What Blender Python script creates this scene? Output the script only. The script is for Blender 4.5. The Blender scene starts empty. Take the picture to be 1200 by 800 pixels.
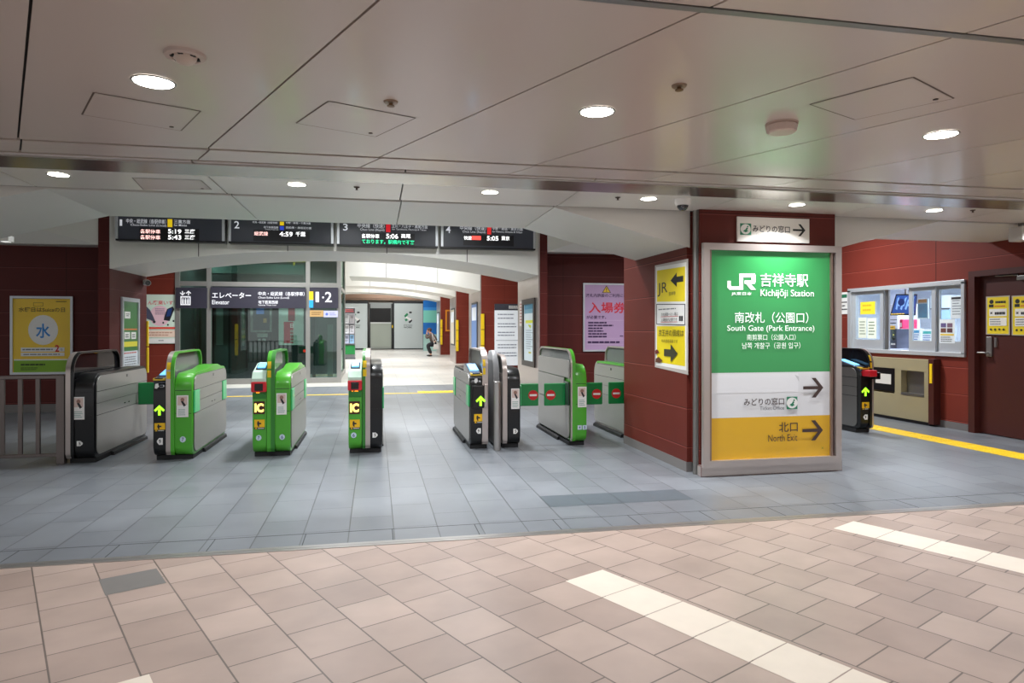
import bpy, bmesh, math, random
from mathutils import Vector, Matrix
random.seed(7)
S = bpy.context.scene
COL = S.collection
# ------------------------------------------------------------------ camera, world, exposure
F = 790.0; YAW = math.atan(160/790); H = 1.45
CA, SA = math.cos(YAW), math.sin(YAW)
cam = bpy.data.cameras.new('camera'); cam.sensor_width = 36; cam.lens = F/1200*36
cam.shift_y = -15/1200; cam.clip_end = 200
co = bpy.data.objects.new('camera', cam); COL.objects.link(co)
co.location = (0, 0, H); co.rotation_euler = (math.pi/2, 0, -YAW)
S.camera = co
w = bpy.data.worlds.new('world'); S.world = w; w.use_nodes = True
w.node_tree.nodes['Background'].inputs[0].default_value = (0.97, 0.98, 1.0, 1)
w.node_tree.nodes['Background'].inputs[1].default_value = 0.62
S.view_settings.view_transform = 'Standard'; S.view_settings.look = 'None'
S.view_settings.exposure = 0.3; S.view_settings.gamma = 1.0; S.view_settings.use_curve_mapping = False
try: S.cycles.use_denoising = True; S.cycles.max_bounces = 8
except Exception: pass
P_FRONT, P_SECOND, P_MID, P_HALL, P_OFFICE = 10.5, 26, 58, 140, 150

# ------------------------------------------------------------------ photo pixel -> place
def ray(u, v):
    x = (u-600)/F
    return Vector((x*CA+SA, -x*SA+CA, (385-v)/F))
CAM = Vector((0, 0, H))
def PZ(u, v, z=0.0):
    d = ray(u, v); return CAM + d*((z-H)/d.z)
def PY(u, v, Y):
    d = ray(u, v); return CAM + d*(Y/d.y)
def PX(u, v, X):
    d = ray(u, v); return CAM + d*(X/d.x)
class Plane:
    def __init__(s, o, xd, n): s.o = Vector(o); s.xd = Vector(xd); s.n = Vector(n); s.yd = Vector((0, 0, 1))
    def loc(s, u, v):
        d = ray(u, v); t = (s.o-CAM).dot(s.n)/d.dot(s.n); p = CAM+d*t-s.o
        return p.dot(s.xd), p.z
    def pt(s, a, b, off=0.0): return s.o + s.xd*a + s.yd*b + s.n*off
def planeY(Y): return Plane((0, Y, 0), (1, 0, 0), (0, -1, 0))       # faces the camera
def planeXr(X): return Plane((X, 0, 0), (0, -1, 0), (-1, 0, 0))     # on the right, faces left
def planeXl(X): return Plane((X, 0, 0), (0, 1, 0), (1, 0, 0))       # on the left, faces right

# ------------------------------------------------------------------ materials
def lin(c): return tuple((x/255/12.92) if x/255 <= .04045 else ((x/255+.055)/1.055)**2.4 for x in c)
MATS = {}
def mat(rgb, rough=.5, metal=0.0, emit=0.0, coat=0.0, name=None, noise=0.0, nscale=6.0, bump=0.0):
    key = (tuple(rgb), rough, metal, emit, coat, noise, nscale, bump)
    if key in MATS: return MATS[key]
    m = bpy.data.materials.new(name or 'm_%d_%d_%d' % tuple(rgb)); m.use_nodes = True
    nt = m.node_tree; b = nt.nodes['Principled BSDF']; c = lin(rgb)+(1,)
    b.inputs['Base Color'].default_value = c; b.inputs['Roughness'].default_value = rough
    b.inputs['Metallic'].default_value = metal
    if coat: b.inputs['Coat Weight'].default_value = coat; b.inputs['Coat Roughness'].default_value = .08
    if emit: b.inputs['Emission Color'].default_value = c; b.inputs['Emission Strength'].default_value = emit
    if noise or bump:
        tc = nt.nodes.new('ShaderNodeTexCoord'); nz = nt.nodes.new('ShaderNodeTexNoise')
        nz.inputs['Scale'].default_value = nscale; nz.inputs['Detail'].default_value = 4
        nt.links.new(tc.outputs['Object'], nz.inputs['Vector'])
        if noise:
            mx = nt.nodes.new('ShaderNodeMix'); mx.data_type = 'RGBA'
            mx.inputs['A'].default_value = tuple(x*(1-noise) for x in c[:3])+(1,)
            mx.inputs['B'].default_value = tuple(min(1, x*(1+noise)) for x in c[:3])+(1,)
            nt.links.new(nz.outputs['Fac'], mx.inputs['Factor']); nt.links.new(mx.outputs['Result'], b.inputs['Base Color'])
        if bump:
            bp = nt.nodes.new('ShaderNodeBump'); bp.inputs['Strength'].default_value = bump
            nt.links.new(nz.outputs['Fac'], bp.inputs['Height']); nt.links.new(bp.outputs['Normal'], b.inputs['Normal'])
    MATS[key] = m; return m
def glass(name, rgb, alpha, rough=.02, gloss=False):
    m = bpy.data.materials.new(name); m.use_nodes = True; nt = m.node_tree
    for n in list(nt.nodes): nt.nodes.remove(n)
    o = nt.nodes.new('ShaderNodeOutputMaterial'); mx = nt.nodes.new('ShaderNodeMixShader')
    t = nt.nodes.new('ShaderNodeBsdfTransparent'); g = nt.nodes.new('ShaderNodeBsdfGlossy' if gloss else 'ShaderNodeBsdfPrincipled')
    t.inputs[0].default_value = lin(rgb)+(1,)
    g.inputs[0].default_value = (1, 1, 1, 1) if gloss else lin(rgb)+(1,); g.inputs['Roughness'].default_value = rough
    mx.inputs[0].default_value = alpha
    nt.links.new(t.outputs[0], mx.inputs[1]); nt.links.new(g.outputs[0], mx.inputs[2]); nt.links.new(mx.outputs[0], o.inputs[0])
    return m
def mnode(nt, op, a, b=None):
    n = nt.nodes.new('ShaderNodeMath'); n.operation = op
    for i, x in enumerate((a, b)):
        if x is None: continue
        if isinstance(x, (int, float)): n.inputs[i].default_value = x
        else: nt.links.new(x, n.inputs[i])
    return n.outputs[0]
def wall_mat(name, rgb, z0, pitch, axis='X', vp=1.8):
    """enamel panels: horizontal joints every pitch from z0, sparse upright joints"""
    m = bpy.data.materials.new(name); m.use_nodes = True; nt = m.node_tree; b = nt.nodes['Principled BSDF']
    tc = nt.nodes.new('ShaderNodeTexCoord'); sp = nt.nodes.new('ShaderNodeSeparateXYZ')
    nt.links.new(tc.outputs['Object'], sp.inputs[0])
    fz = mnode(nt, 'FRACT', mnode(nt, 'DIVIDE', mnode(nt, 'SUBTRACT', sp.outputs['Z'], z0-10*pitch), pitch))
    jz = mnode(nt, 'LESS_THAN', fz, .018)
    fx = mnode(nt, 'FRACT', mnode(nt, 'DIVIDE', mnode(nt, 'ADD', sp.outputs[axis], 50.3), vp))
    jx = mnode(nt, 'LESS_THAN', fx, .004)
    j = mnode(nt, 'MAXIMUM', jz, jx)
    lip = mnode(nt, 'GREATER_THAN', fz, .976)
    nz = nt.nodes.new('ShaderNodeTexNoise'); nz.inputs['Scale'].default_value = 1.3
    nt.links.new(tc.outputs['Object'], nz.inputs['Vector'])
    c = lin(rgb)
    base = nt.nodes.new('ShaderNodeMix'); base.data_type = 'RGBA'
    base.inputs['A'].default_value = tuple(x*.85 for x in c)+(1,); base.inputs['B'].default_value = tuple(x*1.15 for x in c)+(1,)
    nt.links.new(nz.outputs['Fac'], base.inputs['Factor'])
    m2 = nt.nodes.new('ShaderNodeMix'); m2.data_type = 'RGBA'
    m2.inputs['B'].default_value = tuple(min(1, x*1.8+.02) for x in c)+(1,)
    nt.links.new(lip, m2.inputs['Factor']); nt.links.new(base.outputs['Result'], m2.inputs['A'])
    m3 = nt.nodes.new('ShaderNodeMix'); m3.data_type = 'RGBA'; m3.inputs['B'].default_value = tuple(x*.25 for x in c)+(1,)
    nt.links.new(j, m3.inputs['Factor']); nt.links.new(m2.outputs['Result'], m3.inputs['A'])
    nt.links.new(m3.outputs['Result'], b.inputs['Base Color'])
    b.inputs['Roughness'].default_value = .5; b.inputs['Specular IOR Level'].default_value = .25
    return m
def tile_mat(name, c1, c2, mortar, bw, rh, rot, org, off=.5, ms=.004, rough=.4, tint=.5, bevel=0.0, sq=2):
    m = bpy.data.materials.new(name); m.use_nodes = True; nt = m.node_tree; b = nt.nodes['Principled BSDF']
    tc = nt.nodes.new('ShaderNodeTexCoord'); mp = nt.nodes.new('ShaderNodeMapping'); mp.vector_type = 'TEXTURE'
    mp.inputs['Location'].default_value = org; mp.inputs['Rotation'].default_value = (0, 0, rot)
    nt.links.new(tc.outputs['Object'], mp.inputs['Vector'])
    br = nt.nodes.new('ShaderNodeTexBrick'); br.offset = off; br.offset_frequency = sq; br.squash = 1
    br.inputs['Color1'].default_value = lin(c1)+(1,); br.inputs['Color2'].default_value = lin(c2)+(1,)
    br.inputs['Mortar'].default_value = lin(mortar)+(1,); br.inputs['Scale'].default_value = 1
    br.inputs['Mortar Size'].default_value = ms; br.inputs['Mortar Smooth'].default_value = .1
    br.inputs['Bias'].default_value = 0; br.inputs['Brick Width'].default_value = bw; br.inputs['Row Height'].default_value = rh
    nt.links.new(mp.outputs[0], br.inputs['Vector'])
    nz = nt.nodes.new('ShaderNodeTexNoise'); nz.inputs['Scale'].default_value = 2.2; nz.inputs['Detail'].default_value = 6
    nt.links.new(tc.outputs['Object'], nz.inputs['Vector'])
    mr = nt.nodes.new('ShaderNodeMapRange'); mr.inputs['From Min'].default_value = .3; mr.inputs['From Max'].default_value = .7
    mr.inputs['To Min'].default_value = 1-tint*.2; mr.inputs['To Max'].default_value = 1+tint*.2
    nt.links.new(nz.outputs['Fac'], mr.inputs['Value'])
    vm = nt.nodes.new('ShaderNodeVectorMath'); vm.operation = 'SCALE'
    nt.links.new(br.outputs['Color'], vm.inputs[0]); nt.links.new(mr.outputs[0], vm.inputs['Scale'])
    nt.links.new(vm.outputs[0], b.inputs['Base Color'])
    n2 = nt.nodes.new('ShaderNodeTexNoise'); n2.inputs['Scale'].default_value = 1.1
    nt.links.new(tc.outputs['Object'], n2.inputs['Vector'])
    m2 = nt.nodes.new('ShaderNodeMapRange'); m2.inputs['To Min'].default_value = rough-.08; m2.inputs['To Max'].default_value = rough+.1
    nt.links.new(n2.outputs['Fac'], m2.inputs['Value']); nt.links.new(m2.outputs[0], b.inputs['Roughness'])
    bp = nt.nodes.new('ShaderNodeBump'); bp.inputs['Strength'].default_value = .25; bp.inputs['Distance'].default_value = .004; bp.invert = True
    nt.links.new(br.outputs['Fac'], bp.inputs['Height']); nt.links.new(bp.outputs['Normal'], b.inputs['Normal'])
    return m

STEEL = mat((178, 175, 172), .32, .85, name='brushed_steel', noise=.06, nscale=3)
STEELD = mat((140, 138, 134), .36, .85, name='dull_steel', noise=.08, nscale=3)
STEELW = mat((196, 184, 178), .3, .7, name='warm_steel', noise=.05, nscale=2)
ALU = mat((200, 203, 206), .4, .5, name='aluminium')
MIRROR = mat((190, 186, 180), .2, .9, name='polished_strip', noise=.05, nscale=1)
GREEN = mat((74, 164, 40), .32, coat=.3, name='gate_green')
GREEND = mat((40, 120, 34), .35, coat=.3, name='gate_dark_green')
BLACK = mat((10, 10, 12), .3, coat=.15, name='gate_black')
RUBBER = mat((22, 22, 24), .6, name='black_plinth')
SILVER = mat((168, 165, 160), .38, .55, name='gate_silver', noise=.05, nscale=2)
FLAPG = mat((0, 128, 62), .3, coat=.3, name='flap_green')
FLAPL = mat((66, 190, 118), .3, coat=.3, name='flap_light_green')
YEL = mat((240, 200, 20), .5, name='label_yellow')
WHITE = mat((232, 230, 226), .45, name='white_panel')
ARCHW = mat((224, 221, 213), .42, name='white_enamel', noise=.03, nscale=1.5)
CEILM = mat((206, 194, 186), .26, coat=.15, name='ceiling_enamel', noise=.03, nscale=1.2)  # pink of light bounced off the tan floor put into the enamel
CEIL2 = mat((226, 221, 212), .3, coat=.15, name='ceiling_enamel_inner', noise=.03, nscale=1.2)
DARK = mat((24, 20, 19), .7, name='dark_gap')
MAROON = mat((70, 26, 20), .45, name='maroon_door', noise=.1, nscale=3)
LAMPM = mat((255, 250, 240), .5, emit=14, name='lamp_diffuser')
GLASSC = glass('clear_glass', (240, 245, 244), .06, .02, True)
GLASSD = glass('green_tinted_glass', (212, 228, 222), .09, .02, True)
SMOKE = glass('smoked_panel', (34, 34, 36), .62)
SMOKEG = glass('grey_clear_panel', (150, 152, 150), .5)

# ------------------------------------------------------------------ mesh helpers
ORG = {}
def fin(name, bm, mats, parent=None, smooth=False, kind=None):
    me = bpy.data.meshes.new(name)
    org = ORG.get(parent.name, Vector((0, 0, 0))) if parent else Vector((0, 0, 0))
    if parent: bmesh.ops.translate(bm, verts=bm.verts, vec=-org)
    bmesh.ops.recalc_face_normals(bm, faces=bm.faces) if smooth != 'keep' else None
    bm.to_mesh(me); bm.free()
    for m in (mats if isinstance(mats, (list, tuple)) else [mats]): me.materials.append(m)
    o = bpy.data.objects.new(name, me); COL.objects.link(o)
    if parent: o.parent = parent
    ORG[o.name] = org
    if smooth is True:
        for p in me.polygons: p.use_smooth = True
        try: me.set_sharp_from_angle(angle=math.radians(40))
        except Exception: pass
    if kind: o['kind'] = kind
    return o
def rebase(o, base):
    """put a single-mesh thing's origin at its base"""
    base = Vector(base); o.data.transform(Matrix.Translation(-base)); o.location = base; ORG[o.name] = base; return o
def thing(name, label, cat, loc, group=None):
    o = bpy.data.objects.new(name, None); o.empty_display_size = .1; COL.objects.link(o); o.location = loc
    o['label'] = label; o['category'] = cat
    if group: o['group'] = group
    ORG[o.name] = Vector(loc); return o
def tag(o, label, cat, group=None):
    o['label'] = label; o['category'] = cat
    if group: o['group'] = group
    return o
def copy_tree(o, parent=None):
    c = o.copy(); COL.objects.link(c); c.parent = parent
    for ch in list(o.children): copy_tree(ch, c)
    return c
def B(): return bmesh.new()
def box(bm, a, b, mi=0, bev=0.0):
    a = Vector(a); b = Vector(b); c = (a+b)/2; s = b-a
    r = bmesh.ops.create_cube(bm, size=1.0, matrix=Matrix.Translation(c) @ Matrix.Diagonal((abs(s.x), abs(s.y), abs(s.z), 1)))
    vs = r['verts']
    for f in {f for v in vs for f in v.link_faces}: f.material_index = mi
    if bev:
        es = list({e for v in vs for e in v.link_edges})
        bmesh.ops.bevel(bm, geom=es, offset=bev, segments=2, affect='EDGES', profile=.5)
def prism(bm, pts, axis, a, b, mi=0, bev=0.0):
    """polygon extruded along axis: pts are the two other coordinates in order (x: y,z / y: x,z / z: x,y)"""
    def mk(p, t):
        return {'x': (t, p[0], p[1]), 'y': (p[0], t, p[1]), 'z': (p[0], p[1], t)}[axis]
    va = [bm.verts.new(mk(p, a)) for p in pts]; vb = [bm.verts.new(mk(p, b)) for p in pts]
    fs = [bm.faces.new(va), bm.faces.new(vb[::-1])]; n = len(pts)
    for i in range(n): fs.append(bm.faces.new((va[i], vb[i], vb[(i+1) % n], va[(i+1) % n])))
    for f in fs: f.material_index = mi
    if bev:
        es = list(set(fs[0].edges) | set(fs[1].edges))
        r = bmesh.ops.bevel(bm, geom=es, offset=bev, segments=2, affect='EDGES', profile=.5)
        for f in r['faces']: f.material_index = mi
def cyl(bm, p0, p1, r0, r1=None, seg=20, mi=0):
    p0 = Vector(p0); p1 = Vector(p1); d = p1-p0; L = d.length
    q = d.to_track_quat('Z', 'Y').to_matrix().to_4x4()
    r = bmesh.ops.create_cone(bm, cap_ends=True, cap_tris=False, segments=seg, radius1=r0, radius2=r0 if r1 is None else r1, depth=L,
                              matrix=Matrix.Translation((p0+p1)/2) @ q)
    for f in {f for v in r['verts'] for f in v.link_faces}: f.material_index = mi
def sphere(bm, c, r, sc=(1, 1, 1), mi=0, seg=16):
    q = bmesh.ops.create_uvsphere(bm, u_segments=seg, v_segments=seg//2+2, radius=r, matrix=Matrix.Translation(c) @ Matrix.Diagonal((*sc, 1)))
    for f in {f for v in q['verts'] for f in v.link_faces}: f.material_index = mi
def lathe(bm, prof, c, seg=32, mi=0, flip=1):
    c = Vector(c); rings = []
    for r, z in prof:
        rings.append([bm.verts.new(c+Vector((r*math.cos(2*math.pi*i/seg), r*math.sin(2*math.pi*i/seg), z))) for i in range(seg)])
    for a, b in zip(rings, rings[1:]):
        for i in range(seg):
            bm.faces.new((a[i], a[(i+1) % seg], b[(i+1) % seg], b[i])).material_index = mi
    bm.faces.new(rings[0]).material_index = mi; bm.faces.new(rings[-1][::-1]).material_index = mi
def quad(bm, ps, mi=0):
    f = bm.faces.new([bm.verts.new(p) for p in ps]); f.material_index = mi; return f
def rrect(y0, y1, z0, z1, r, n=6):
    """rounded rectangle; r = radii at (y0,z0),(y1,z0),(y1,z1),(y0,z1)"""
    out = []
    for (cy, cz, rr, a0) in ((y0, z0, r[0], 180), (y1, z0, r[1], 270), (y1, z1, r[2], 0), (y0, z1, r[3], 90)):
        sy = 1 if cy == y0 else -1; sz = 1 if cz == z0 else -1
        ox, oz = cy+sy*rr, cz+sz*rr
        if rr < 1e-4: out.append((cy, cz)); continue
        for i in range(n+1):
            t = math.radians(a0+90*i/n); out.append((ox+rr*math.cos(t), oz+rr*math.sin(t)))
    return out

# ------------------------------------------------------------------ lettering
def glyphs(s, bold=0.0):
    c = bpy.data.curves.new('t', 'FONT'); c.body = s; c.size = 1; c.resolution_u = 3; c.offset = bold
    o = bpy.data.objects.new('t', c); COL.objects.link(o)
    m = bpy.data.meshes.new_from_object(o.evaluated_get(bpy.context.evaluated_depsgraph_get()))
    vs = [(v.co.x, v.co.y) for v in m.vertices]; ps = [tuple(p.vertices) for p in m.polygons]
    bpy.data.objects.remove(o); bpy.data.curves.remove(c); bpy.data.meshes.remove(m)
    return vs, ps
class Sheet:
    """flat printed matter on a plane: every element goes to a named part, each part one mesh"""
    def __init__(s, plane): s.pl = plane; s.parts = {}; s.off = .0; s.n = 0; s.cur = {}
    def new(s, part): s.n += 1; s.cur[part] = (part, s.n)
    def _p(s, part, m):
        part = s.cur.get(part, part)
        if part not in s.parts: s.parts[part] = (bmesh.new(), [])
        bm, ms = s.parts[part]
        if m not in ms: ms.append(m)
        s.off += .0005
        return bm, ms.index(m)
    def poly(s, part, m, px):
        bm, i = s._p(part, m)
        quad(bm, [s.pl.pt(*s.pl.loc(u, v), s.off) for u, v in px], i)
    def _lb(s, bx):
        u0, v0, u1, v1 = bx; um, vm = (u0+u1)/2, (v0+v1)/2
        a = s.pl.loc(u0, vm)[0]; b = s.pl.loc(u1, vm)[0]; c = s.pl.loc(um, v1)[1]; d = s.pl.loc(um, v0)[1]
        return a, c, b, d
    def rect(s, part, m, bx, local=False, th=0.0):
        a, c, b, d = bx if local else s._lb(bx)
        bm, i = s._p(part, m)
        if th:
            o0 = s.off
            pts = [(a, c), (b, c), (b, d), (a, d)]
            lo = [s.pl.pt(x, y, 0.0) for x, y in pts]; hi = [s.pl.pt(x, y, th) for x, y in pts]
            quad(bm, hi, i)
            for k in range(4): quad(bm, [lo[k], lo[(k+1) % 4], hi[(k+1) % 4], hi[k]], i)
            s.off = max(s.off, th)
        else:
            quad(bm, [s.pl.pt(a, c, s.off), s.pl.pt(b, c, s.off), s.pl.pt(b, d, s.off), s.pl.pt(a, d, s.off)], i)
    def disc(s, part, m, uv, rpx, sy=1.0, n=28):
        a, c, b, d = s._lb((uv[0]-rpx, uv[1]-rpx*sy, uv[0]+rpx, uv[1]+rpx*sy))
        bm, i = s._p(part, m)
        quad(bm, [s.pl.pt((a+b)/2+(b-a)/2*math.cos(2*math.pi*k/n), (c+d)/2+(d-c)/2*math.sin(2*math.pi*k/n), s.off) for k in range(n)], i)
    def text(s, part, m, t, bx, bold=0.0, local=False):
        a, c, b, d = bx if local else s._lb(bx)
        if part in ('lettering', 'led_text', 'text_line'): s.new(part)
        vs, ps = glyphs(t, bold)
        if not vs: return
        x0 = min(v[0] for v in vs); x1 = max(v[0] for v in vs); y0 = min(v[1] for v in vs); y1 = max(v[1] for v in vs)
        bm, i = s._p(part, m)
        bv = [bm.verts.new(s.pl.pt(a+(x-x0)/(x1-x0)*(b-a), c+(y-y0)/(y1-y0)*(d-c), s.off)) for x, y in vs]
        for p in ps:
            try: bm.faces.new([bv[k] for k in p]).material_index = i
            except ValueError: pass
    def shape(s, part, m, pts, bx):
        """pts in 0..1 over the pixel box, y up"""
        a, c, b, d = s._lb(bx); bm, i = s._p(part, m)
        quad(bm, [s.pl.pt(a+x*(b-a), c+y*(d-c), s.off) for x, y in pts], i)
    def bars(s, part, m, bx, n, fill=.45, jit=.25):
        """unreadable small print: broken thin bars"""
        if part in ('lettering', 'print', 'text_bar'): s.new(part)
        a, c, b, d = s._lb(bx); bm, i = s._p(part, m); hgt = (d-c)/n
        for k in range(n):
            y1 = d-k*hgt-hgt*.2; y0 = y1-hgt*fill; x = a; xe = b-(b-a)*random.random()*jit
            while x < xe:
                L = (b-a)*random.uniform(.08, .2); x2 = min(xe, x+L)
                quad(bm, [s.pl.pt(x, y0, s.off), s.pl.pt(x2, y0, s.off), s.pl.pt(x2, y1, s.off), s.pl.pt(x, y1, s.off)], i)
                x = x2+(b-a)*.02
    def frame(s, part, m, bx, wpx, th=.02):
        a, c, b, d = s._lb(bx); wd = wpx*(b-a)/abs(bx[2]-bx[0])
        for q in ((a, d-wd, b, d), (a, c, b, c+wd), (a, c+wd, a+wd, d-wd), (b-wd, c+wd, b, d-wd)):
            bm, i = s._p(part, m); x0, y0, x1, y1 = q
            pts = [(x0, y0), (x1, y0), (x1, y1), (x0, y1)]
            lo = [s.pl.pt(x, y, 0) for x, y in pts]; hi = [s.pl.pt(x, y, th) for x, y in pts]
            quad(bm, hi, i)
            for k in range(4): quad(bm, [lo[k], lo[(k+1) % 4], hi[(k+1) % 4], hi[k]], i)
    def done(s, parent):
        r = []
        for k, (bm, ms) in s.parts.items(): r.append(fin(k if isinstance(k, str) else k[0], bm, ms, parent, smooth='keep'))
        return r
ARROW_R = [(0, .44), (.62, .44), (.36, .1), (.5, 0), (1, .5), (.5, 1), (.36, .9), (.62, .56), (0, .56)]
def arrow(s, part, m, bx, kind='thin'):
    s.new(part)
    if kind == 'thin':   # open arrow: shaft and two strokes
        s.shape(part, m, [(0, .42), (.82, .42), (.82, .58), (0, .58)], bx)
        s.shape(part, m, [(.42, 1), (.62, 1), (1, .5), (.8, .5)], bx)
        s.shape(part, m, [(.42, 0), (.8, .5), (1, .5), (.62, 0)], bx)
def K(*rgb, **k): return mat(rgb, k.get('rough', .5), 0.0, k.get('emit', 0.0))

# ------------------------------------------------------------------ SETTING: floor
CEIL = 2.63
ADIR = math.atan2(-.898, .44)      # the tan tiles' long direction, 26 deg off the gate axis
TAN = tile_mat('tan_tile', (176, 156, 144), (158, 138, 127), (100, 88, 80), .298, .306, ADIR, (1.04, 4.55, 0), off=.5, rough=.42, tint=.6)
GREY = tile_mat('grey_tile', (118, 122, 127), (108, 112, 117), (74, 77, 80), .62, .315, math.pi/2, (1.39, 5.0, 0), off=.5, rough=.33, tint=.5, ms=.004)
PALE = tile_mat('pale_tile', (205, 200, 192), (196, 191, 184), (170, 166, 160), .6, .6, 0, (0, 0, 0), off=0, rough=.35, tint=.3, ms=.004)
bm = B()
quad(bm, [(-12, -7, 0), (14, -7, 0), (14, 4.60, 0), (-12, 4.60, 0)], 0)
quad(bm, [(-12, 4.60, 0), (14, 4.60, 0), (14, 17.5, 0), (-12, 17.5, 0)], 1)
quad(bm, [(-12, 17.5, 0), (14, 17.5, 0), (14, 45, .41), (-12, 45, .41)], 2)
fin('floor', bm, [TAN, GREY, PALE], kind='structure')
bm = B(); box(bm, (-12, 4.60, -.02), (14, 4.635, .004)); box(bm, (-12, 4.643, -.02), (14, 4.69, .003))
fin('trim_1', bm, STEEL, kind='structure')
bm = B()
for x in range(-20, 22):      # border course of wide tiles beside the steel strip
    if x % 2 == 0: box(bm, (.12+.6*x/2-.004, 4.69, 0), (.12+.6*x/2+.002, 4.96, .0008))
box(bm, (-12, 4.955, 0), (14, 4.962, .0008))
fin('trim_2', bm, mat((64, 66, 68), .7), kind='structure')
# inlaid tiles of another colour
CREAM = mat((226, 214, 198), .45, noise=.06, nscale=9); GTILE = mat((112, 108, 104), .5, noise=.08, nscale=8); DTILE = mat((84, 92, 98), .4, noise=.08, nscale=8)
dA = Vector((.44, -.898, 0)); dB = Vector((.898, .44, 0))
bm = B()
for start, n in ((Vector((1.34, 3.87, 0)), 14), (Vector((3.53, 4.47, 0)), 16), (Vector((-.93, 3.08, 0)), 12)):
    for k in range(n):
        a = start+dA*(.298*k+.003); b = start+dA*(.298*(k+1)-.003)
        p = [a-dB*.003, a-dB*.303, b-dB*.303, b-dB*.003]
        quad(bm, [v+Vector((0, 0, .0012)) for v in p])
fin('trim_3', bm, CREAM, kind='structure')
bm = B()
c = PZ(155, 681); a = c-dA*.147-dB*.15
quad(bm, [v+Vector((0, 0, .0012)) for v in (a, a+dB*.3, a+dB*.3+dA*.294, a+dA*.294)], 0)
for k in range(4):
    x = 1.393+.315*k; quad(bm, [(x, 5.31, .0012), (x+.308, 5.31, .0012), (x+.308, 5.67, .0012), (x, 5.67, .0012)], 1)
fin('trim_4', bm, [GTILE, DTILE], kind='structure')
def tactile(name, pts_boxes, nub=True):
    bm = B()
    for (x0, y0, x1, y1) in pts_boxes:
        box(bm, (x0, y0, -.004), (x1, y1, .004), 0)
        if nub:
            n = max(2, int((x1-x0)/.075))
            for i in range(n):
                x = x0+(i+.5)*(x1-x0)/n; box(bm, (x-.012, y0+.02, .004), (x+.012, y1-.02, .009), 0)
    return fin(name, bm, mat((238, 200, 40), .5, name='tactile_yellow', noise=.06, nscale=20), kind='structure')
tactile('trim_5', [(7.02, 4.72+.3*k, 7.36, 5.01+.3*k) for k in range(18)])
tactile('trim_6', [(-3.6, 15.24, 2.9, 15.36)], nub=False)
tactile('trim_7', [(.95+.3*k, 15.42, 1.24+.3*k, 15.72) for k in range(3)])

# ------------------------------------------------------------------ SETTING: ceiling
SEAM = -.483
bm = B()
def clip_panel(bm, x0, x1, y0, y1, z, sl, mi=0, th=.02):
    g = .006
    p = [(x0+g+sl*(y0-4.72), y0), (x1-g+sl*(y0-4.72), y0), (x1-g+sl*(y1-4.72), y1), (x0+g+sl*(y1-4.72), y1)]
    prism(bm, p, 'z', z, z+th, mi)
for k in range(-12, 16):
    x0 = -2.18+1.105*k
    for y0, y1 in ((-7, -2.55), (-2.53, -.12), (-.1, 2.28), (2.325, 4.72)):
        clip_panel(bm, x0, x0+1.105, y0, y1, CEIL, SEAM, 0)
    clip_panel(bm, x0+.02, x0+1.125, 4.765, 5.06, CEIL, SEAM, 0)
for k in range(-7, 8):       # inner panels between the strip and the arches, joints on the gate axis
    x0 = -1.27+1.49*k
    clip_panel(bm, x0, x0+1.49, 5.52, 6.27, CEIL, 0, 1)
    clip_panel(bm, x0, x0+1.49, 5.10, 5.145, CEIL, 0, 0)
box(bm, (-12, -7, CEIL+.02), (14, 6.3, CEIL+.06), 2)
box(bm, (-12, 2.285, CEIL-.004), (14, 2.32, CEIL+.02), 3)
fin('ceiling', bm, [CEILM, CEIL2, DARK, STEELD], kind='structure')
bm = B(); box(bm, (-12, 5.15, CEIL-.012), (14, 5.515, CEIL+.01), bev=.004)
fin('trim_8', bm, MIRROR, kind='structure')
# first arch: flat middle, ends falling to the columns (bays between x=-4.2, 3.1, 4.7, 8.2)
def arch(name, pts, y0, y1, ztop, mats, seams=()):
    """pts: underside polyline x,z left to right"""
    bm = B(); prism(bm, pts+[(pts[-1][0], ztop), (pts[0][0], ztop)], 'y', y0, y1, 0)
    for (x, z, dy) in seams:
        box(bm, (x-.006, y0-.002, z), (x+.006, y0+.01, z+dy), 1)
    return fin(name, bm, mats, kind='structure')
bm = B()
for k, pts in enumerate(([(-5.9, 2.24), (-4.2, 2.24), (-2.72, CEIL-.005), (-1.25, CEIL-.005)], [(-1.24, CEIL-.005), (.23, CEIL-.005)], [(.24, CEIL-.005), (1.69, CEIL-.005)],
            [(1.70, CEIL-.005), (3.12, 2.27)])):
    prism(bm, pts+[(pts[-1][0], CEIL+.3), (pts[0][0], CEIL+.3)], 'y', 6.33, 7.72, 0)
prism(bm, [(4.68, 2.27), (6.05, CEIL-.005), (8.3, CEIL-.005), (8.3, CEIL+.3), (4.68, CEIL+.3)], 'y', 6.33, 7.72, 0)
box(bm, (-12, 6.27, CEIL+.01), (14, 6.36, CEIL+.5), 1)
box(bm, (-5.9, 6.36, CEIL+.02), (8.3, 7.68, CEIL+.3), 1)
fin('ceiling_arch', bm, [ARCHW, DARK], kind='structure')
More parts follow.
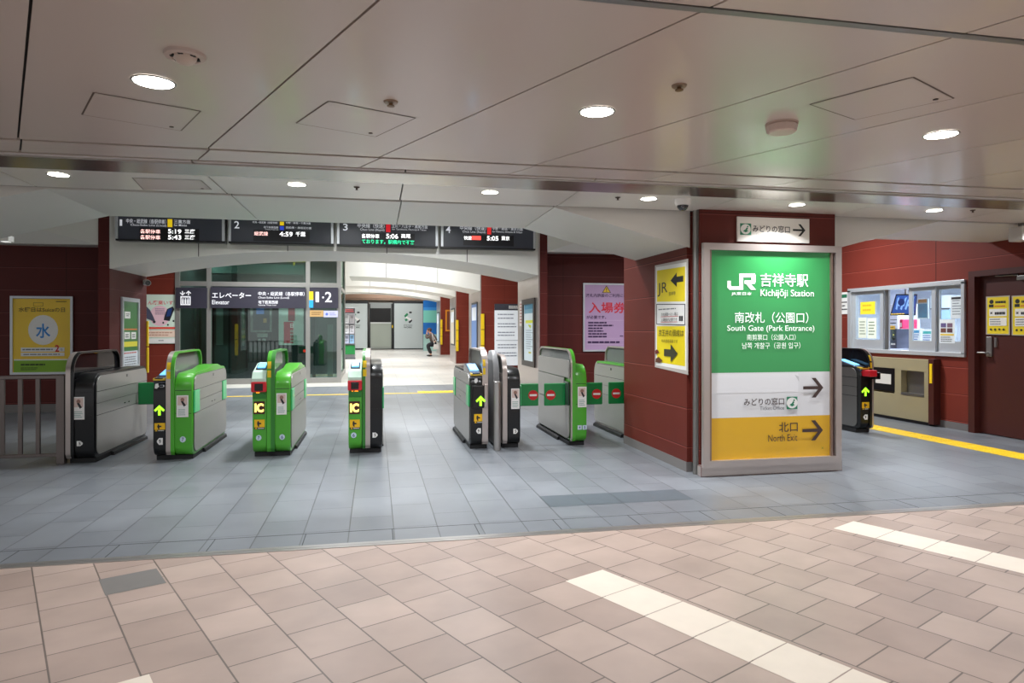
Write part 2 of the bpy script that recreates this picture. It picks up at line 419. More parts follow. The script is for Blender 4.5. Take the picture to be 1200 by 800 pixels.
# high ceiling behind it and over the hall
bm = B()
box(bm, (-12, 7.72, 3.7), (14, 12.4, 3.8)); box(bm, (-12, 12.4, 4.1), (14, 45, 4.2)); box(bm, (-12, 7.6, CEIL+.2), (14, 7.72, 3.8))
fin('ceiling_inner', bm, ARCHW, kind='structure')
XC, HS = -.67, 3.66
def ap(x, k=0.0): return 2.82-.37*((x-XC)/HS)**2+k
def apts(xa, xb, k=0.0, n=14): return [(xa+(xb-xa)*i/n, ap(xa+(xb-xa)*i/n, k)) for i in range(n+1)]
def seamset(xs, k, z1): return [(x, ap(x, k), z1-ap(x, k)) for x in xs]
arch('ceiling_arch', apts(-4.33, 2.99), 12.3, 14.15, 4.0, [ARCHW, DARK], seamset((-2.95, -1.5, .2, 1.65), 0, 3.6))
arch('ceiling_arch', apts(-.72, 2.99, .1), 19.4, 21.3, 4.15, [ARCHW, DARK], seamset((.3, 1.75), .1, 4.0))
arch('ceiling_arch', apts(-4.3, 2.99, .22), 25.6, 27.4, 4.15, [ARCHW, DARK], seamset((-.2, 1.5), .22, 4.0))
arch('ceiling_arch', apts(-4.3, 2.99, .32), 31.9, 33.6, 4.15, [ARCHW, DARK], seamset((-.3, 1.4), .32, 4.0))

# ------------------------------------------------------------------ SETTING: walls
REDL = wall_mat('red_panel_left', (84, 29, 25), .95, .39, 'X')  # same red made darker, the weak light there put into its colour
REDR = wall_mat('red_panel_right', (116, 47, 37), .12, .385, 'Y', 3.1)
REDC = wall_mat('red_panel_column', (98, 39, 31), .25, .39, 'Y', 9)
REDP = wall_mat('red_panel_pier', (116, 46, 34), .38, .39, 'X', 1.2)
SKIRT = mat((112, 108, 106), .5)
# left: pillar beside the hall, wall carrying the yellow poster
bm = B()
box(bm, (-4.5, 12.3, 0), (-4.33, 14.15, 4.0), 0); box(bm, (-12, 13.1, .14), (-4.5, 13.3, 2.88), 0)
box(bm, (-12, 13.08, 0), (-4.5, 13.3, .14), 1); box(bm, (-4.51, 12.29, 0), (-4.32, 14.16, .12), 1)
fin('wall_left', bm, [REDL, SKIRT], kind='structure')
bm = B()                      # side bay arch over the poster wall
v = [Vector(p) for p in ((-4.5, 12.32, 2.84), (-9, 12.32, 4.0), (-4.5, 12.32, 4.0), (-4.5, 13.12, 2.88), (-9, 13.12, 2.90), (-12, 12.32, 4.0), (-12, 13.12, 2.9))]
quad(bm, [v[0], v[1], v[2]]); quad(bm, [v[0], v[3], v[4], v[1]]); quad(bm, [v[1], v[4], v[6], v[5]])
fin('ceiling_bay', bm, ARCHW, kind='structure')
bm = B()
v = [Vector(p) for p in ((3.17, 12.32, 2.90), (6.2, 12.32, 3.9), (3.17, 12.32, 4.0), (3.17, 13.12, 2.95), (6.2, 13.12, 2.99), (8.3, 12.32, 3.9), (8.3, 13.12, 2.99))]
quad(bm, [v[0], v[1], v[2]]); quad(bm, [v[0], v[3], v[4], v[1]]); quad(bm, [v[1], v[4], v[6], v[5]])
fin('ceiling_bay', bm, ARCHW, kind='structure')
bm = B()                      # right pillar beside the hall and the wall carrying the pink poster
box(bm, (3.02, 12.3, 0), (3.17, 14.15, 4.0), 0); box(bm, (3.17, 13.1, .12), (8.2, 13.3, 2.97), 0)
box(bm, (3.17, 13.08, 0), (8.2, 13.3, .12), 2); box(bm, (2.99, 12.29, 0), (3.02, 14.13, 4.0), 1)
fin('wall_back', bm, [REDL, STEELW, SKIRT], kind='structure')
# right wall with the ticket office opening
WY0, WY1, WZ0, WZ1 = 8.11, 10.46, 1.085, 2.12
bm = B()
box(bm, (8.2, 7.98, .1), (8.34, WY0, 2.95), 0); box(bm, (8.2, WY1, .1), (8.34, 13.1, 2.95), 0)
box(bm, (8.2, WY0, .1), (8.34, WY1, WZ0), 0); box(bm, (8.2, WY0, WZ1), (8.34, WY1, 2.95), 0)
box(bm, (8.2, 4.7, 2.24), (8.34, 7.98, 3.0), 0)
box(bm, (8.19, 7.98, 0), (8.34, 13.1, .1), 1)
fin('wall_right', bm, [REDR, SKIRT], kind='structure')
# red wall and piers of the hall
bm = B()
box(bm, (-9, 18.5, .1), (-5.0, 18.7, 4.1), 0); box(bm, (-9, 18.48, 0), (-5.0, 18.7, .1), 1)
fin('wall_hall_left', bm, [REDP, SKIRT], kind='structure')
for i, (y, d, zb) in enumerate(((19.4, 2.4, .0), (25.6, 1.9, .12), (31.9, 1.7, .2))):
    bm = B(); box(bm, (3.02, y, 0), (8, y+d, 4.15), 0); box(bm, (2.985, y+.02, 0), (3.02, y+d, 4.15), 1)
    fin('wall_pier_%s' % 'abc'[i], bm, [REDP, STEELW], kind='structure')
bm = B(); box(bm, (5.6, 14.15, 0), (5.75, 38, 4.15))
fin('wall_hall_right', bm, ARCHW, kind='structure')
bm = B(); box(bm, (-9, 39.2, 0), (8, 39.4, 4.2), 0); box(bm, (-9, 38.6, 3.15), (8, 38.8, 3.4), 1); box(bm, (-9, 38.5, 3.06), (8, 38.6, 3.12), 1)
fin('wall_far', bm, [mat((205, 198, 188), .6), mat((196, 160, 136), .5)], kind='structure')
bm = B(); box(bm, (-9, 21.6, 0), (-8.8, 39.2, 4.2)); fin('wall_hall_side', bm, ARCHW, kind='structure')
# column carrying the station sign
CX0, CX1, CY0, CY1 = 3.1, 4.68, 6.12, 8.1
bm = B()
box(bm, (CX0+.04, CY0+.04, .1), (CX1-.03, CY1, CEIL), 0)
box(bm, (CX0-.01, CY0+.22, .1), (CX0+.05, CY1, CEIL), 0)
box(bm, (CX0+.03, CY0+.06, 0), (CX0+.06, CY0+.17, CEIL), 1); cyl(bm, (CX0+.035, CY0+.115, 0), (CX0+.035, CY0+.115, CEIL), .028, seg=16, mi=1)
box(bm, (CX0-.015, CY0+.22, 0), (CX0+.05, CY1, .1), 2); box(bm, (CX0+.02, CY0-.03, 0), (CX1, CY0+.05, .105), 3, .004)
fin('wall_column', bm, [REDC, STEELD, SKIRT, STEELW], kind='structure')

# ------------------------------------------------------------------ door in the right wall
dr = bpy.data.objects.new('door_1', None); COL.objects.link(dr); dr.location = (8.2, 7.2, 0); dr['kind'] = 'structure'; ORG['door_1'] = Vector((8.2, 7.2, 0))
bm = B(); box(bm, (8.15, 7.9, 0), (8.3, 8.0, 2.25)); box(bm, (8.15, 5.9, 2.17), (8.3, 7.9, 2.25)); box(bm, (8.15, 5.8, 0), (8.3, 5.9, 2.25)); fin('door_frame', bm, MAROON, dr)
bm = B(); box(bm, (8.24, 5.9, .01), (8.29, 7.9, 2.17), bev=.003); fin('door_leaf', bm, MAROON, dr)
bm = B(); box(bm, (8.215, 7.70, 1.07), (8.24, 7.78, 1.34), bev=.006); box(bm, (8.22, 7.63, 1.2), (8.24, 7.66, 1.33)); cyl(bm, (8.17, 7.745, 1.12), (8.22, 7.745, 1.12), .014); cyl(bm, (8.175, 7.75, 1.12), (8.175, 7.87, 1.12), .012)
fin('door_handle', bm, STEEL, dr)
bm = B(); box(bm, (8.18, 7.0, 2.08), (8.24, 7.3, 2.14), bev=.006); cyl(bm, (8.2, 7.3, 2.15), (8.2, 7.62, 2.16), .01); fin('door_closer', bm, STEELD, dr)
bm = B(); box(bm, (8.2, 4.7, 0), (8.34, 5.8, 2.24)); fin('wall_right_end', bm, REDR, kind='structure')

# ------------------------------------------------------------------ ticket gates
GY = 8.0; GL = 1.72
PINKP = mat((214, 190, 180), .5); INK = mat((34, 34, 38), .5); PAPER = mat((236, 234, 230), .5); GREYT = mat((120, 122, 126), .5)
LEDG = mat((150, 240, 40), .5, emit=1.6); LEDREFL = mat((255, 150, 30), .5, emit=1.8); LEDY = mat((255, 226, 110), .5, emit=1.6)
SENSOR = mat((10, 10, 12), .2, coat=.5); REDB = mat((206, 24, 40), .35, coat=.3); BLUEPAD = mat((120, 200, 255), .4, emit=1.0)
MINT = mat((206, 232, 214), .35, coat=.3); BLUEC = mat((40, 70, 150), .35, coat=.3)
SIGNRED = mat((200, 30, 34), .4); YELP = mat((238, 186, 20), .5)
def body_prof(top=.965, bump=0.0, y0=0.0):
    p = []
    a = rrect(y0, GL, .05, top, (.10, .10, .14, .17), 7)
    if not bump: return [(GY+y, z) for y, z in a]
    out = []
    for y, z in a: out.append((y, z))
    # raised back hump between the two top arcs
    i = max(range(len(out)), key=lambda k: (out[k][1] > top-1e-4, out[k][0]))
    hump = [(1.42, top+.01), (1.24, top+bump), (.98, top+bump), (.72, top+.012)]
    j = [k for k in range(len(out)) if out[k][1] > top-1e-4]
    res = out[:j[0]+1]+hump+out[j[-1]:] if out[j[0]][0] > out[j[-1]][0] else out
    return [(GY+y, z) for y, z in res]
def gate_side(root, x, sgn, top=.965, flaps=True, m=None, m2=None):
    """silver cladding on an outer side: x = body side, sgn = outward direction"""
    m = m or SILVER
    def slab(bm, prof, t, mi=0): prism(bm, [(GY+y, z) for y, z in prof], 'x', x, x+sgn*t, mi, bev=.0025)
    bm = B(); slab(bm, rrect(.055, 1.685, .075, top-.025, (.08, .08, .11, .13)), .004); fin('seam_backing', bm, BLACK, root)
    bm = B(); slab(bm, rrect(.06, 1.68, .08, .505, (.085, .085, .004, .004)), .012); fin('lower_side_panel', bm, m, root)
    bm = B(); slab(bm, rrect(.27 if flaps else .06, 1.43 if flaps else 1.68, .513, .635, (.004,)*4), .011); slab(bm, rrect(.27 if flaps else .06, 1.43 if flaps else 1.68, .641, .762, (.004,)*4), .011)
    fin('middle_side_panel', bm, m, root)
    bm = B(); slab(bm, rrect(.06, 1.68, .770, top-.03, (.004, .004, .10, .12)), .012); fin('upper_side_panel', bm, m2 or m, root)
    bm = B()
    box(bm, (x+sgn*.010, GY+.93, .87), (x+sgn*.016, GY+.965, .90)); box(bm, (x+sgn*.010, GY+.86, .555), (x+sgn*.014, GY+.90, .565)); box(bm, (x+sgn*.010, GY+1.0, .555), (x+sgn*.014, GY+1.04, .565))
    fin('sensor_eye', bm, SENSOR, root)
    if flaps:
        for a, b in ((.035, .25), (1.45, 1.655)):
            bm = B(); box(bm, (x+sgn*.002, GY+a, .515), (x+sgn*.022, GY+b, .762), bev=.006); fin('folded_flap', bm, FLAPL, root)
def ledge(bm, x, sgn):
    prism(bm, [(x, 0), (x+sgn*.035, 0), (x+sgn*.03, .035), (x, .05)], 'y', GY+.5, GY+1.66)
def gate(label, name, X0, X1, left=None, fin_=None, right=None, plinth_side=0):
    root = thing(name, label, 'ticket gate', ((X0+X1)/2, GY, 0), 'row of ticket gates')
    bm = B(); box(bm, (X0+.012, GY+.07, 0), (X1-.012, GY+GL-.04, .052), bev=.004)
    if plinth_side: ledge(bm, X1-.015 if plinth_side > 0 else X0+.015, plinth_side)
    fin('plinth', bm, RUBBER, root)
    for d in (left, right):
        if not d: continue
        bm = B(); prism(bm, body_prof(d.get('top', .965), d.get('bump', 0)), 'x', d['x'][0], d['x'][1], 0, bev=.008)
        fin('cabinet', bm, d['m'], root, smooth=True)
        if d.get('side'): gate_side(root, d['x'][1] if d['side'] > 0 else d['x'][0], d['side'], d.get('top', .965), d.get('flaps', True), d.get('sm'))
        if d.get('seams', True):
            bm = B()
            for z in (.515, .77): box(bm, (d['x'][0]+.006, GY-.0015, z-.003), (d['x'][1]-.006, GY+.01, z+.003))
            fin('face_seam', bm, BLACK, root)
    if fin_:
        f = fin_; xa, xb = f['x']; L = f.get('len', 1.2); zt = f.get('z', 1.195); y0 = f.get('y0', -.012)
        outer = rrect(y0, L, .06, zt, (.06, .02, .16, .22), 8); inner = rrect(y0+.022, L-.022, .06, zt-.02, (.01, .01, .14, .20), 8)
        bm = B(); n = len(outer)
        for (a, b, mi) in ((xa, xa+(xb-xa)*f.get('split', .5), 0), (xa+(xb-xa)*f.get('split', .5), xb, 1)):
            vo = [[bm.verts.new((x, GY+p[0], p[1])) for p in outer] for x in (a, b)]; vi = [[bm.verts.new((x, GY+p[0], p[1])) for p in inner] for x in (a, b)]
            for i in range(n):
                j = (i+1) % n
                for q in ((vo[0][i], vo[0][j], vo[1][j], vo[1][i]), (vi[0][j], vi[0][i], vi[1][i], vi[1][j]), (vo[0][j], vo[0][i], vi[0][i], vi[0][j]), (vo[1][i], vo[1][j], vi[1][j], vi[1][i])):
                    bm.faces.new(q).material_index = mi
        fin('guard_rail', bm, [f['m'][0], f['m'][1]], root, smooth=True)
        xm = (xa+xb)/2
        bm = B(); prism(bm, [(GY+y, z) for y, z in rrect(y0+.023, L-.023, .5, zt-.021, (.01, .01, .13, .19), 8)], 'x', xm-.008, xm+.008); fin('guard_panel', bm, f.get('panel', SMOKE), root)
        bm = B(); box(bm, (xa+.01, GY+.02, .06), (xb-.01, GY+L-.05, .9)); fin('core', bm, f['m'][1], root)
        if f.get('labels'):
            for za, zb in ((.90, .98), (1.0, 1.08)):
                bm = B()
                for k in range(4):
                    z1 = za+(zb-za)*k/4; z2 = za+(zb-za)*(k+1)/4
                    def yy(z): return y0-.003+(0 if z < zt-.22 else .22-math.sqrt(max(0, .22**2-(z-(zt-.22))**2)))
                    quad(bm, [(xa+.008, GY+yy(z1), z1), (xa+(xb-xa)*.55, GY+yy(z1), z1), (xa+(xb-xa)*.55, GY+yy(z2), z2), (xa+.008, GY+yy(z2), z2)])
                fin('yellow_label', bm, YEL, root)
    return root
def flap(root, xa, xb, y, sign_u=None):
    bm = B(); box(bm, (xa, GY+y, .485), (xb, GY+y+.03, .765), bev=.01); fl = fin('flap_door', bm, FLAPG, root)
    if sign_u:
        s = Sheet(planeY(GY+y-.001)); c = sign_u; z = .62
        bm = B(); cyl(bm, (c, GY+y-.004, z), (c, GY+y+.001, z), .062, seg=28); fin('no_entry_disc', bm, SIGNRED, fl)
        bm = B(); box(bm, (c-.046, GY+y-.007, z-.012), (c+.046, GY+y-.003, z+.012)); fin('no_entry_bar', bm, PAPER, fl)
def face(root):
    return Sheet(planeY(GY-.003))
def sticker_poster(s, bx):
    u0, v0, u1, v1 = bx; h = v1-v0; w_ = u1-u0
    s.rect('notice', PAPER, bx); s.rect('notice', PINKP, (u0+w_*.1, v0+h*.05, u1-w_*.1, v0+h*.45))
    s.disc('notice', mat((150, 110, 96), .5), (u0+w_*.5, v0+h*.2), h*.09); s.poly('notice', INK, [(u0+w_*.36, v0+h*.28), (u0+w_*.55, v0+h*.26), (u0+w_*.8, v0+h*.46), (u0+w_*.62, v0+h*.52)])
    s.bars('notice', mat((150, 176, 168), .5), (u0+w_*.14, v0+h*.62, u1-w_*.14, v0+h*.94), 4)
def warn(s, bx):
    u0, v0, u1, v1 = bx; h = v1-v0; w_ = u1-u0
    s.rect('warning_sticker', YELP, bx); s.rect('warning_sticker', INK, (u0, v1-h*.22, u1, v1))
    s.disc('warning_sticker', INK, (u0+w_*.38, v0+h*.25), h*.1); s.poly('warning_sticker', INK, [(u0+w_*.25, v0+h*.35), (u0+w_*.62, v0+h*.3), (u0+w_*.7, v0+h*.45), (u0+w_*.45, v0+h*.5), (u0+w_*.5, v0+h*.7), (u0+w_*.35, v0+h*.7)])
    s.poly('warning_sticker', YELP, [(u0+w_*.05, v1-h*.04), (u0+w_*.3, v1-h*.04), (u0+w_*.17, v1-h*.22)]); s.bars('warning_sticker', PAPER, (u0+w_*.36, v1-h*.18, u1-w_*.06, v1-h*.03), 1)
def number(s, t, bx, round_=True, c=None):
    u0, v0, u1, v1 = bx; h = v1-v0; w_ = u1-u0; s.new('number_sticker')
    if round_ is True: s.disc('number_sticker', c or mat((196, 212, 224), .5), ((u0+u1)/2, (v0+v1)/2), h/2)
    elif round_ == 'sq': s.rect('number_sticker', c or mat((196, 212, 224), .5), bx)
    elif round_ == 'pl': s.shape('number_sticker', PAPER, [(.35, 0), (1, 0), (1, 1), (.35, 1), (0, .6), (0, .4)], bx)
    else: s.shape('number_sticker', PAPER, [(0, 0), (.6, 0), (1, .35), (1, .65), (.6, 1), (0, 1)], bx)
    s.text('number_sticker', mat((30, 60, 110), .5) if round_ in (True, 'sq') else INK, t, (u0+w_*.32, v0+h*.2, u1-w_*.32, v1-h*.2), .02)
def led_arrow(s, m, bx):
    s.shape('arrow_display', m, [(.38, 0), (.62, 0), (.62, .6), (.38, .6)], bx)
    s.shape('arrow_display', m, [(.5, 1), (.5, .68), (.12, .36), (0, .52)], bx); s.shape('arrow_display', m, [(.5, 1), (1, .52), (.88, .36), (.5, .68)], bx)
def reader_arrow(root, xa, xb, z=.93):
    """entry side: dark reader top with pale touch pad and yellow lip"""
    bm = B(); prism(bm, [(GY+.0, z-.05), (GY+.02, z+.0), (GY+.5, z+.10), (GY+.62, z+.10), (GY+.66, z-.05)], 'x', xa+.004, xb-.004, bev=.006); r = fin('card_reader', bm, mat((60, 64, 78), .3, coat=.4), root)
    bm = B(); prism(bm, [(GY+.16, z+.032), (GY+.46, z+.094), (GY+.46, z+.102), (GY+.16, z+.040)], 'x', xa+.022, xb-.022); fin('touch_pad', bm, BLUEPAD, r)
    bm = B(); box(bm, (xa+.004, GY-.02, z-.018), (xb-.004, GY+.10, z+.012), bev=.008); fin('ticket_slot', bm, mat((226, 190, 60), .35, coat=.3), r)
    bm = B(); box(bm, (xa+.025, GY-.022, z+.0), (xb-.025, GY+.07, z+.0135), bev=.003); fin('slot_mouth', bm, SENSOR, r)
def reader_ic(root, xa, xb, z=.85):
    """IC-only side: pale sloping reader, red hood and black sensor"""
    bm = B(); prism(bm, [(GY-.03, z-.02), (GY-.035, z+.03), (GY+.02, z+.10), (GY+.34, z+.185), (GY+.5, z+.19), (GY+.56, z+.1), (GY+.3, z-.02)], 'x', xa-.004, xb+.002, bev=.008); r = fin('card_reader', bm, MINT, root)
    bm = B(); prism(bm, [(GY+.10, z+.124), (GY+.30, z+.178), (GY+.30, z+.186), (GY+.10, z+.132)], 'x', xa+.02, xb-.02); fin('touch_pad_rim', bm, SENSOR, r)
    bm = B(); prism(bm, [(GY+.13, z+.136), (GY+.27, z+.174), (GY+.27, z+.190), (GY+.13, z+.152)], 'x', xa+.032, xb-.032); fin('touch_pad', bm, BLUEPAD, r)
    bm = B(); box(bm, (xa-.008, GY-.05, z-.12), (xb+.006, GY+.04, z-.005), bev=.01); fin('red_hood', bm, REDB, r)
    bm = B(); box(bm, (xa+.03, GY-.056, z-.105), (xb-.03, GY-.04, z-.025), bev=.004); fin('sensor_window', bm, SENSOR, r)
    bm = B(); prism(bm, [(GY-.006, z-.2), (GY-.02, z-.135), (GY+.02, z-.135), (GY+.02, z-.2)], 'x', xa+.004, xb-.004); fin('sloping_ledge', bm, GREEND, root)
def ic_face(s, u0, u1, num, nb):
    w_ = u1-u0
    s.text('ic_display_and_reflection', LEDREFL, 'IC', (u0+w_*.3, 457.5, u0+w_*.86, 463.5), .03)  # orange reflection of the display below, painted as glowing letters
    s.rect('ic_display_and_reflection', mat((70, 16, 8), .4), (u0+w_*.08, 470, u0+w_*.98, 485)); s.text('ic_display_and_reflection', LEDY, 'IC', (u0+w_*.16, 472.5, u0+w_*.9, 483), .05)
    warn(s, (u0+w_*.14, 491.5, u0+w_*.98, 503)); number(s, num, nb)

# gate at the far left beside the fence
g = gate('black and silver ticket gate beside the stainless fence, leftmost of the row', 'ticket_gate', -3.24, -2.96,
         fin_=dict(x=(-3.24, -3.16), m=(STEELW, BLACK), split=.6, len=1.34), right=dict(x=(-3.16, -2.97), m=BLACK, side=1, flaps=False), plinth_side=1)
s = face(g); sticker_poster(s, (85, 465, 99, 491.5)); number(s, '5', (90, 516.5, 97, 522.5), 0); s.done(g)
flap(g, -2.955, -2.68, 1.33)
# second: black arrow face and green cabinet
g = gate('green ticket gate with black arrow face, second from the left', 'ticket_gate', -2.38, -1.98,
         left=dict(x=(-2.38, -2.255), m=BLACK, top=.93, seams=False), fin_=dict(x=(-2.25, -2.165), m=(STEELW, GREEN), split=.55, panel=SMOKEG, labels=True),
         right=dict(x=(-2.165, -1.985), m=GREEN, side=1, top=.955, bump=.045), plinth_side=1)
reader_arrow(g, -2.385, -2.252, .90)
s = face(g); led_arrow(s, LEDG, (180.5, 474.5, 193, 486.5)); warn(s, (181, 495.5, 193.5, 505.5)); number(s, '9', (184, 513, 191, 521), 'pl')
s.shape('reader_mark', PAPER, [(0, .1), (.5, 0), (1, .4), (.8, 1), (.1, .9)], (181.5, 449, 186.5, 455.5)); s.bars('reader_mark', GREYT, (187.5, 450, 193, 455), 2)
sticker_poster(s, (207, 463, 221, 488.5)); number(s, '7', (211, 511, 218, 518)); s.done(g)
bm = B(); box(bm, (-2.655, GY+1.33, .485), (-2.385, GY+1.36, .765), bev=.01); fin('flap_door', bm, FLAPG, g)
# third: all green with IC face
g = gate('all green ticket gate with glowing IC display, third from the left', 'ticket_gate', -1.355, -.945,
         left=dict(x=(-1.352, -1.205), m=GREEN, top=.88), fin_=dict(x=(-1.2, -1.115), m=(GREEN, GREEND), split=.5, panel=SMOKEG, labels=True),
         right=dict(x=(-1.115, -.95), m=GREEN, side=1, top=.955, bump=.05), plinth_side=1)
reader_ic(g, -1.355, -1.205, .86)
s = face(g); ic_face(s, 296, 310.5, '7', (300, 509.5, 306.5, 516)); sticker_poster(s, (324, 460.5, 336, 485.5)); number(s, '6', (327.5, 508.5, 334, 515)); s.done(g)
# fourth: green IC face with black cabinet
g = gate('slim ticket gate, green IC half joined to black half, fourth from the left', 'ticket_gate', -.305, .078,
         left=dict(x=(-.305, -.155), m=GREEN, top=.88), fin_=dict(x=(-.15, -.06), m=(GREEND, STEELW), split=.4, labels=True, panel=SMOKEG),
         right=dict(x=(-.06, .075), m=BLACK, top=1.03, side=1), plinth_side=1)
reader_ic(g, -.305, -.158, .86)
s = face(g); ic_face(s, 408, 422, '6', (411, 506.5, 418, 513)); number(s, '5', (436.5, 506.5, 442.5, 512.5), 0); s.done(g)
# fifth: silver-sided arrow gate
g = gate('silver sided ticket gate with green arrow on black face, left of the bollard', 'ticket_gate', 1.105, 1.337,
         left=dict(x=(1.115, 1.255), m=BLACK, side=-1, top=.93, seams=False), fin_=dict(x=(1.255, 1.325), m=(STEELW, STEELW), labels=True, panel=STEELD), plinth_side=-1)
reader_arrow(g, 1.11, 1.258, .905)
bm = B(); box(bm, (1.13, GY-.045, .50), (1.275, GY+.02, .775), bev=.012); nose = fin('arrow_box', bm, BLACK, g)
bm = B(); box(bm, (1.275, GY-.04, .505), (1.318, GY+.06, .79), bev=.01); fin('side_block', bm, STEELW, g)
s = Sheet(planeY(GY-.047)); led_arrow(s, LEDG, (557.5, 463.5, 569, 475.5)); s.done(nose)
s = face(g); warn(s, (555.5, 485, 566, 496)); number(s, '9', (558, 501.5, 563.5, 508), 'pl'); s.shape('reader_mark', PAPER, [(0, .1), (.5, 0), (1, .4), (.8, 1), (.1, .9)], (556, 443, 560, 449)); s.done(g)
# grey guard shields between the twin gates
bm = B()
for x0, y0, L, zt in ((1.343, .55, .55, 1.21), (1.425, .12, .6, 1.18)):
    pr = [(GY+y0, .02)]+[(GY+y0+.02+L*.42*(1-math.cos(t)), .5+(zt-.5)*math.sin(t)) for t in [math.pi/2*k/10 for k in range(11)]]+[(GY+y0+L*.75, zt-.01), (GY+y0+L, zt-.12), (GY+y0+L, .02)]
    prism(bm, pr, 'x', x0, x0+.072, bev=.018)
tag(rebase(fin('guard_shield', bm, mat((150, 151, 152), .45), None, smooth=True), (1.42, GY+.6, 0)), 'grey curved guard shields standing behind the steel bollard between two gates', 'shield')
bm = B(); lathe(bm, [(.044, 0), (.044, .80), (.041, .815), (.03, .82)], (1.43, GY-.04, 0)); o = rebase(fin('bollard', bm, STEEL, None, smooth=True), (1.43, GY-.04, 0))
tag(o, 'short round stainless steel bollard between the twin gates', 'bollard')
# sixth: black cabinet
g = gate('narrow black ticket gate with portrait notice, right of the bollard', 'ticket_gate', 1.5, 1.725,
         fin_=dict(x=(1.505, 1.56), m=(STEELW, STEELW), len=1.1, z=1.13, panel=STEELD), right=dict(x=(1.565, 1.722), m=BLACK, top=.965, side=1))
s = face(g); sticker_poster(s, (599, 455, 608.8, 479)); number(s, '5', (601.5, 502, 606.8, 508), 0); s.done(g)
flap(g, 1.73, 2.0, .2, 1.93)
# seventh: silver side, green front
g = gate('ticket gate with tall silver side and green front cabinet, behind closed green flaps', 'ticket_gate', 2.34, 2.565,
         fin_=dict(x=(2.36, 2.42), m=(STEELW, GREEN), split=.3, len=1.66, panel=SMOKEG), right=dict(x=(2.42, 2.562), m=GREEN, top=1.0), plinth_side=-1)
bm = B(); prism(bm, [(GY+y, z) for y, z in rrect(.05, 1.64, .08, .50, (.08, .08, .004, .004))], 'x', 2.345, 2.36, bev=.003); prism(bm, [(GY+y, z) for y, z in rrect(.27, 1.64, .51, .83, (.004,)*4)], 'x', 2.345, 2.36, bev=.003)
prism(bm, [(GY+y, z) for y, z in rrect(.04, 1.64, .84, 1.06, (.004, .004, .06, .06))], 'x', 2.345, 2.36, bev=.003); fin('side_panel', bm, SILVER, g)
bm = B(); box(bm, (2.34, GY+.05, .50), (2.358, GY+.26, .79)); fin('flap_pocket', bm, mat((44, 54, 50), .3, coat=.3), g)
s = face(g); sticker_poster(s, (677, 453, 687.3, 477)); number(s, '4', (676.8, 498, 681.6, 503.2), 'sq'); number(s, '3', (682.6, 498, 687.4, 503.2), 'sq'); s.done(g)
flap(g, 2.07, 2.345, .18, 2.15)
flap(g, 2.57, 2.84, .2, 2.76)
# eighth: half hidden by the column
g = gate('silver ticket gate with green top edge, half hidden behind the sign column', 'ticket_gate', 3.215, 3.5,
         left=dict(x=(3.235, 3.36), m=STEELW, side=-1, top=.965, flaps=False), fin_=dict(x=(3.36, 3.42), m=(STEELW, GREEN), split=.4, len=1.6, panel=SMOKEG), plinth_side=-1)
bm = B(); box(bm, (3.215, GY+.05, .48), (3.228, GY+.27, .79)); fin('flap_pocket', bm, mat((44, 54, 50), .3, coat=.3), g)
flap(g, 2.93, 3.225, .22, 3.03)
bm = B(); prism(bm, [(GY+y, z) for y, z in ((1.6, .93), (1.56, .972), (.12, .972), (.05, .93), (.08, .935), (.14, .95), (1.52, .95), (1.56, .925))], 'x', 3.228, 3.365); fin('top_edge', bm, GREEN, g)
# ninth: by the ticket office
GY = 8.2
g = gate('dark ticket gate with red reader hood, right of the sign column by ticket office', 'ticket_gate', 6.56, 6.8,
         left=dict(x=(6.59, 6.725), m=BLACK, side=-1, top=.93, seams=False, flaps=False, sm=STEELD), fin_=dict(x=(6.725, 6.79), m=(BLACK, STEELW), split=.6, z=1.17, panel=SMOKE, labels=True))
reader_arrow(g, 6.59, 6.725, .905)
bm = B(); box(bm, (6.62, GY-.13, .79), (6.75, GY+.05, .88), bev=.012); rh = fin('red_hood', bm, REDB, g)
bm = B(); box(bm, (6.75, GY-.1, .75), (6.83, GY+.03, .85), bev=.012); fin('sensor_window', bm, SENSOR, rh)
s = face(g); s.pl = planeY(GY-.003); led_arrow(s, LEDG, (1009.5, 453.5, 1019, 464)); warn(s, (1010, 471, 1019, 480)); number(s, '9', (1011.5, 485.5, 1016.5, 491.5), 'pl'); s.done(g)
GY = 8.0

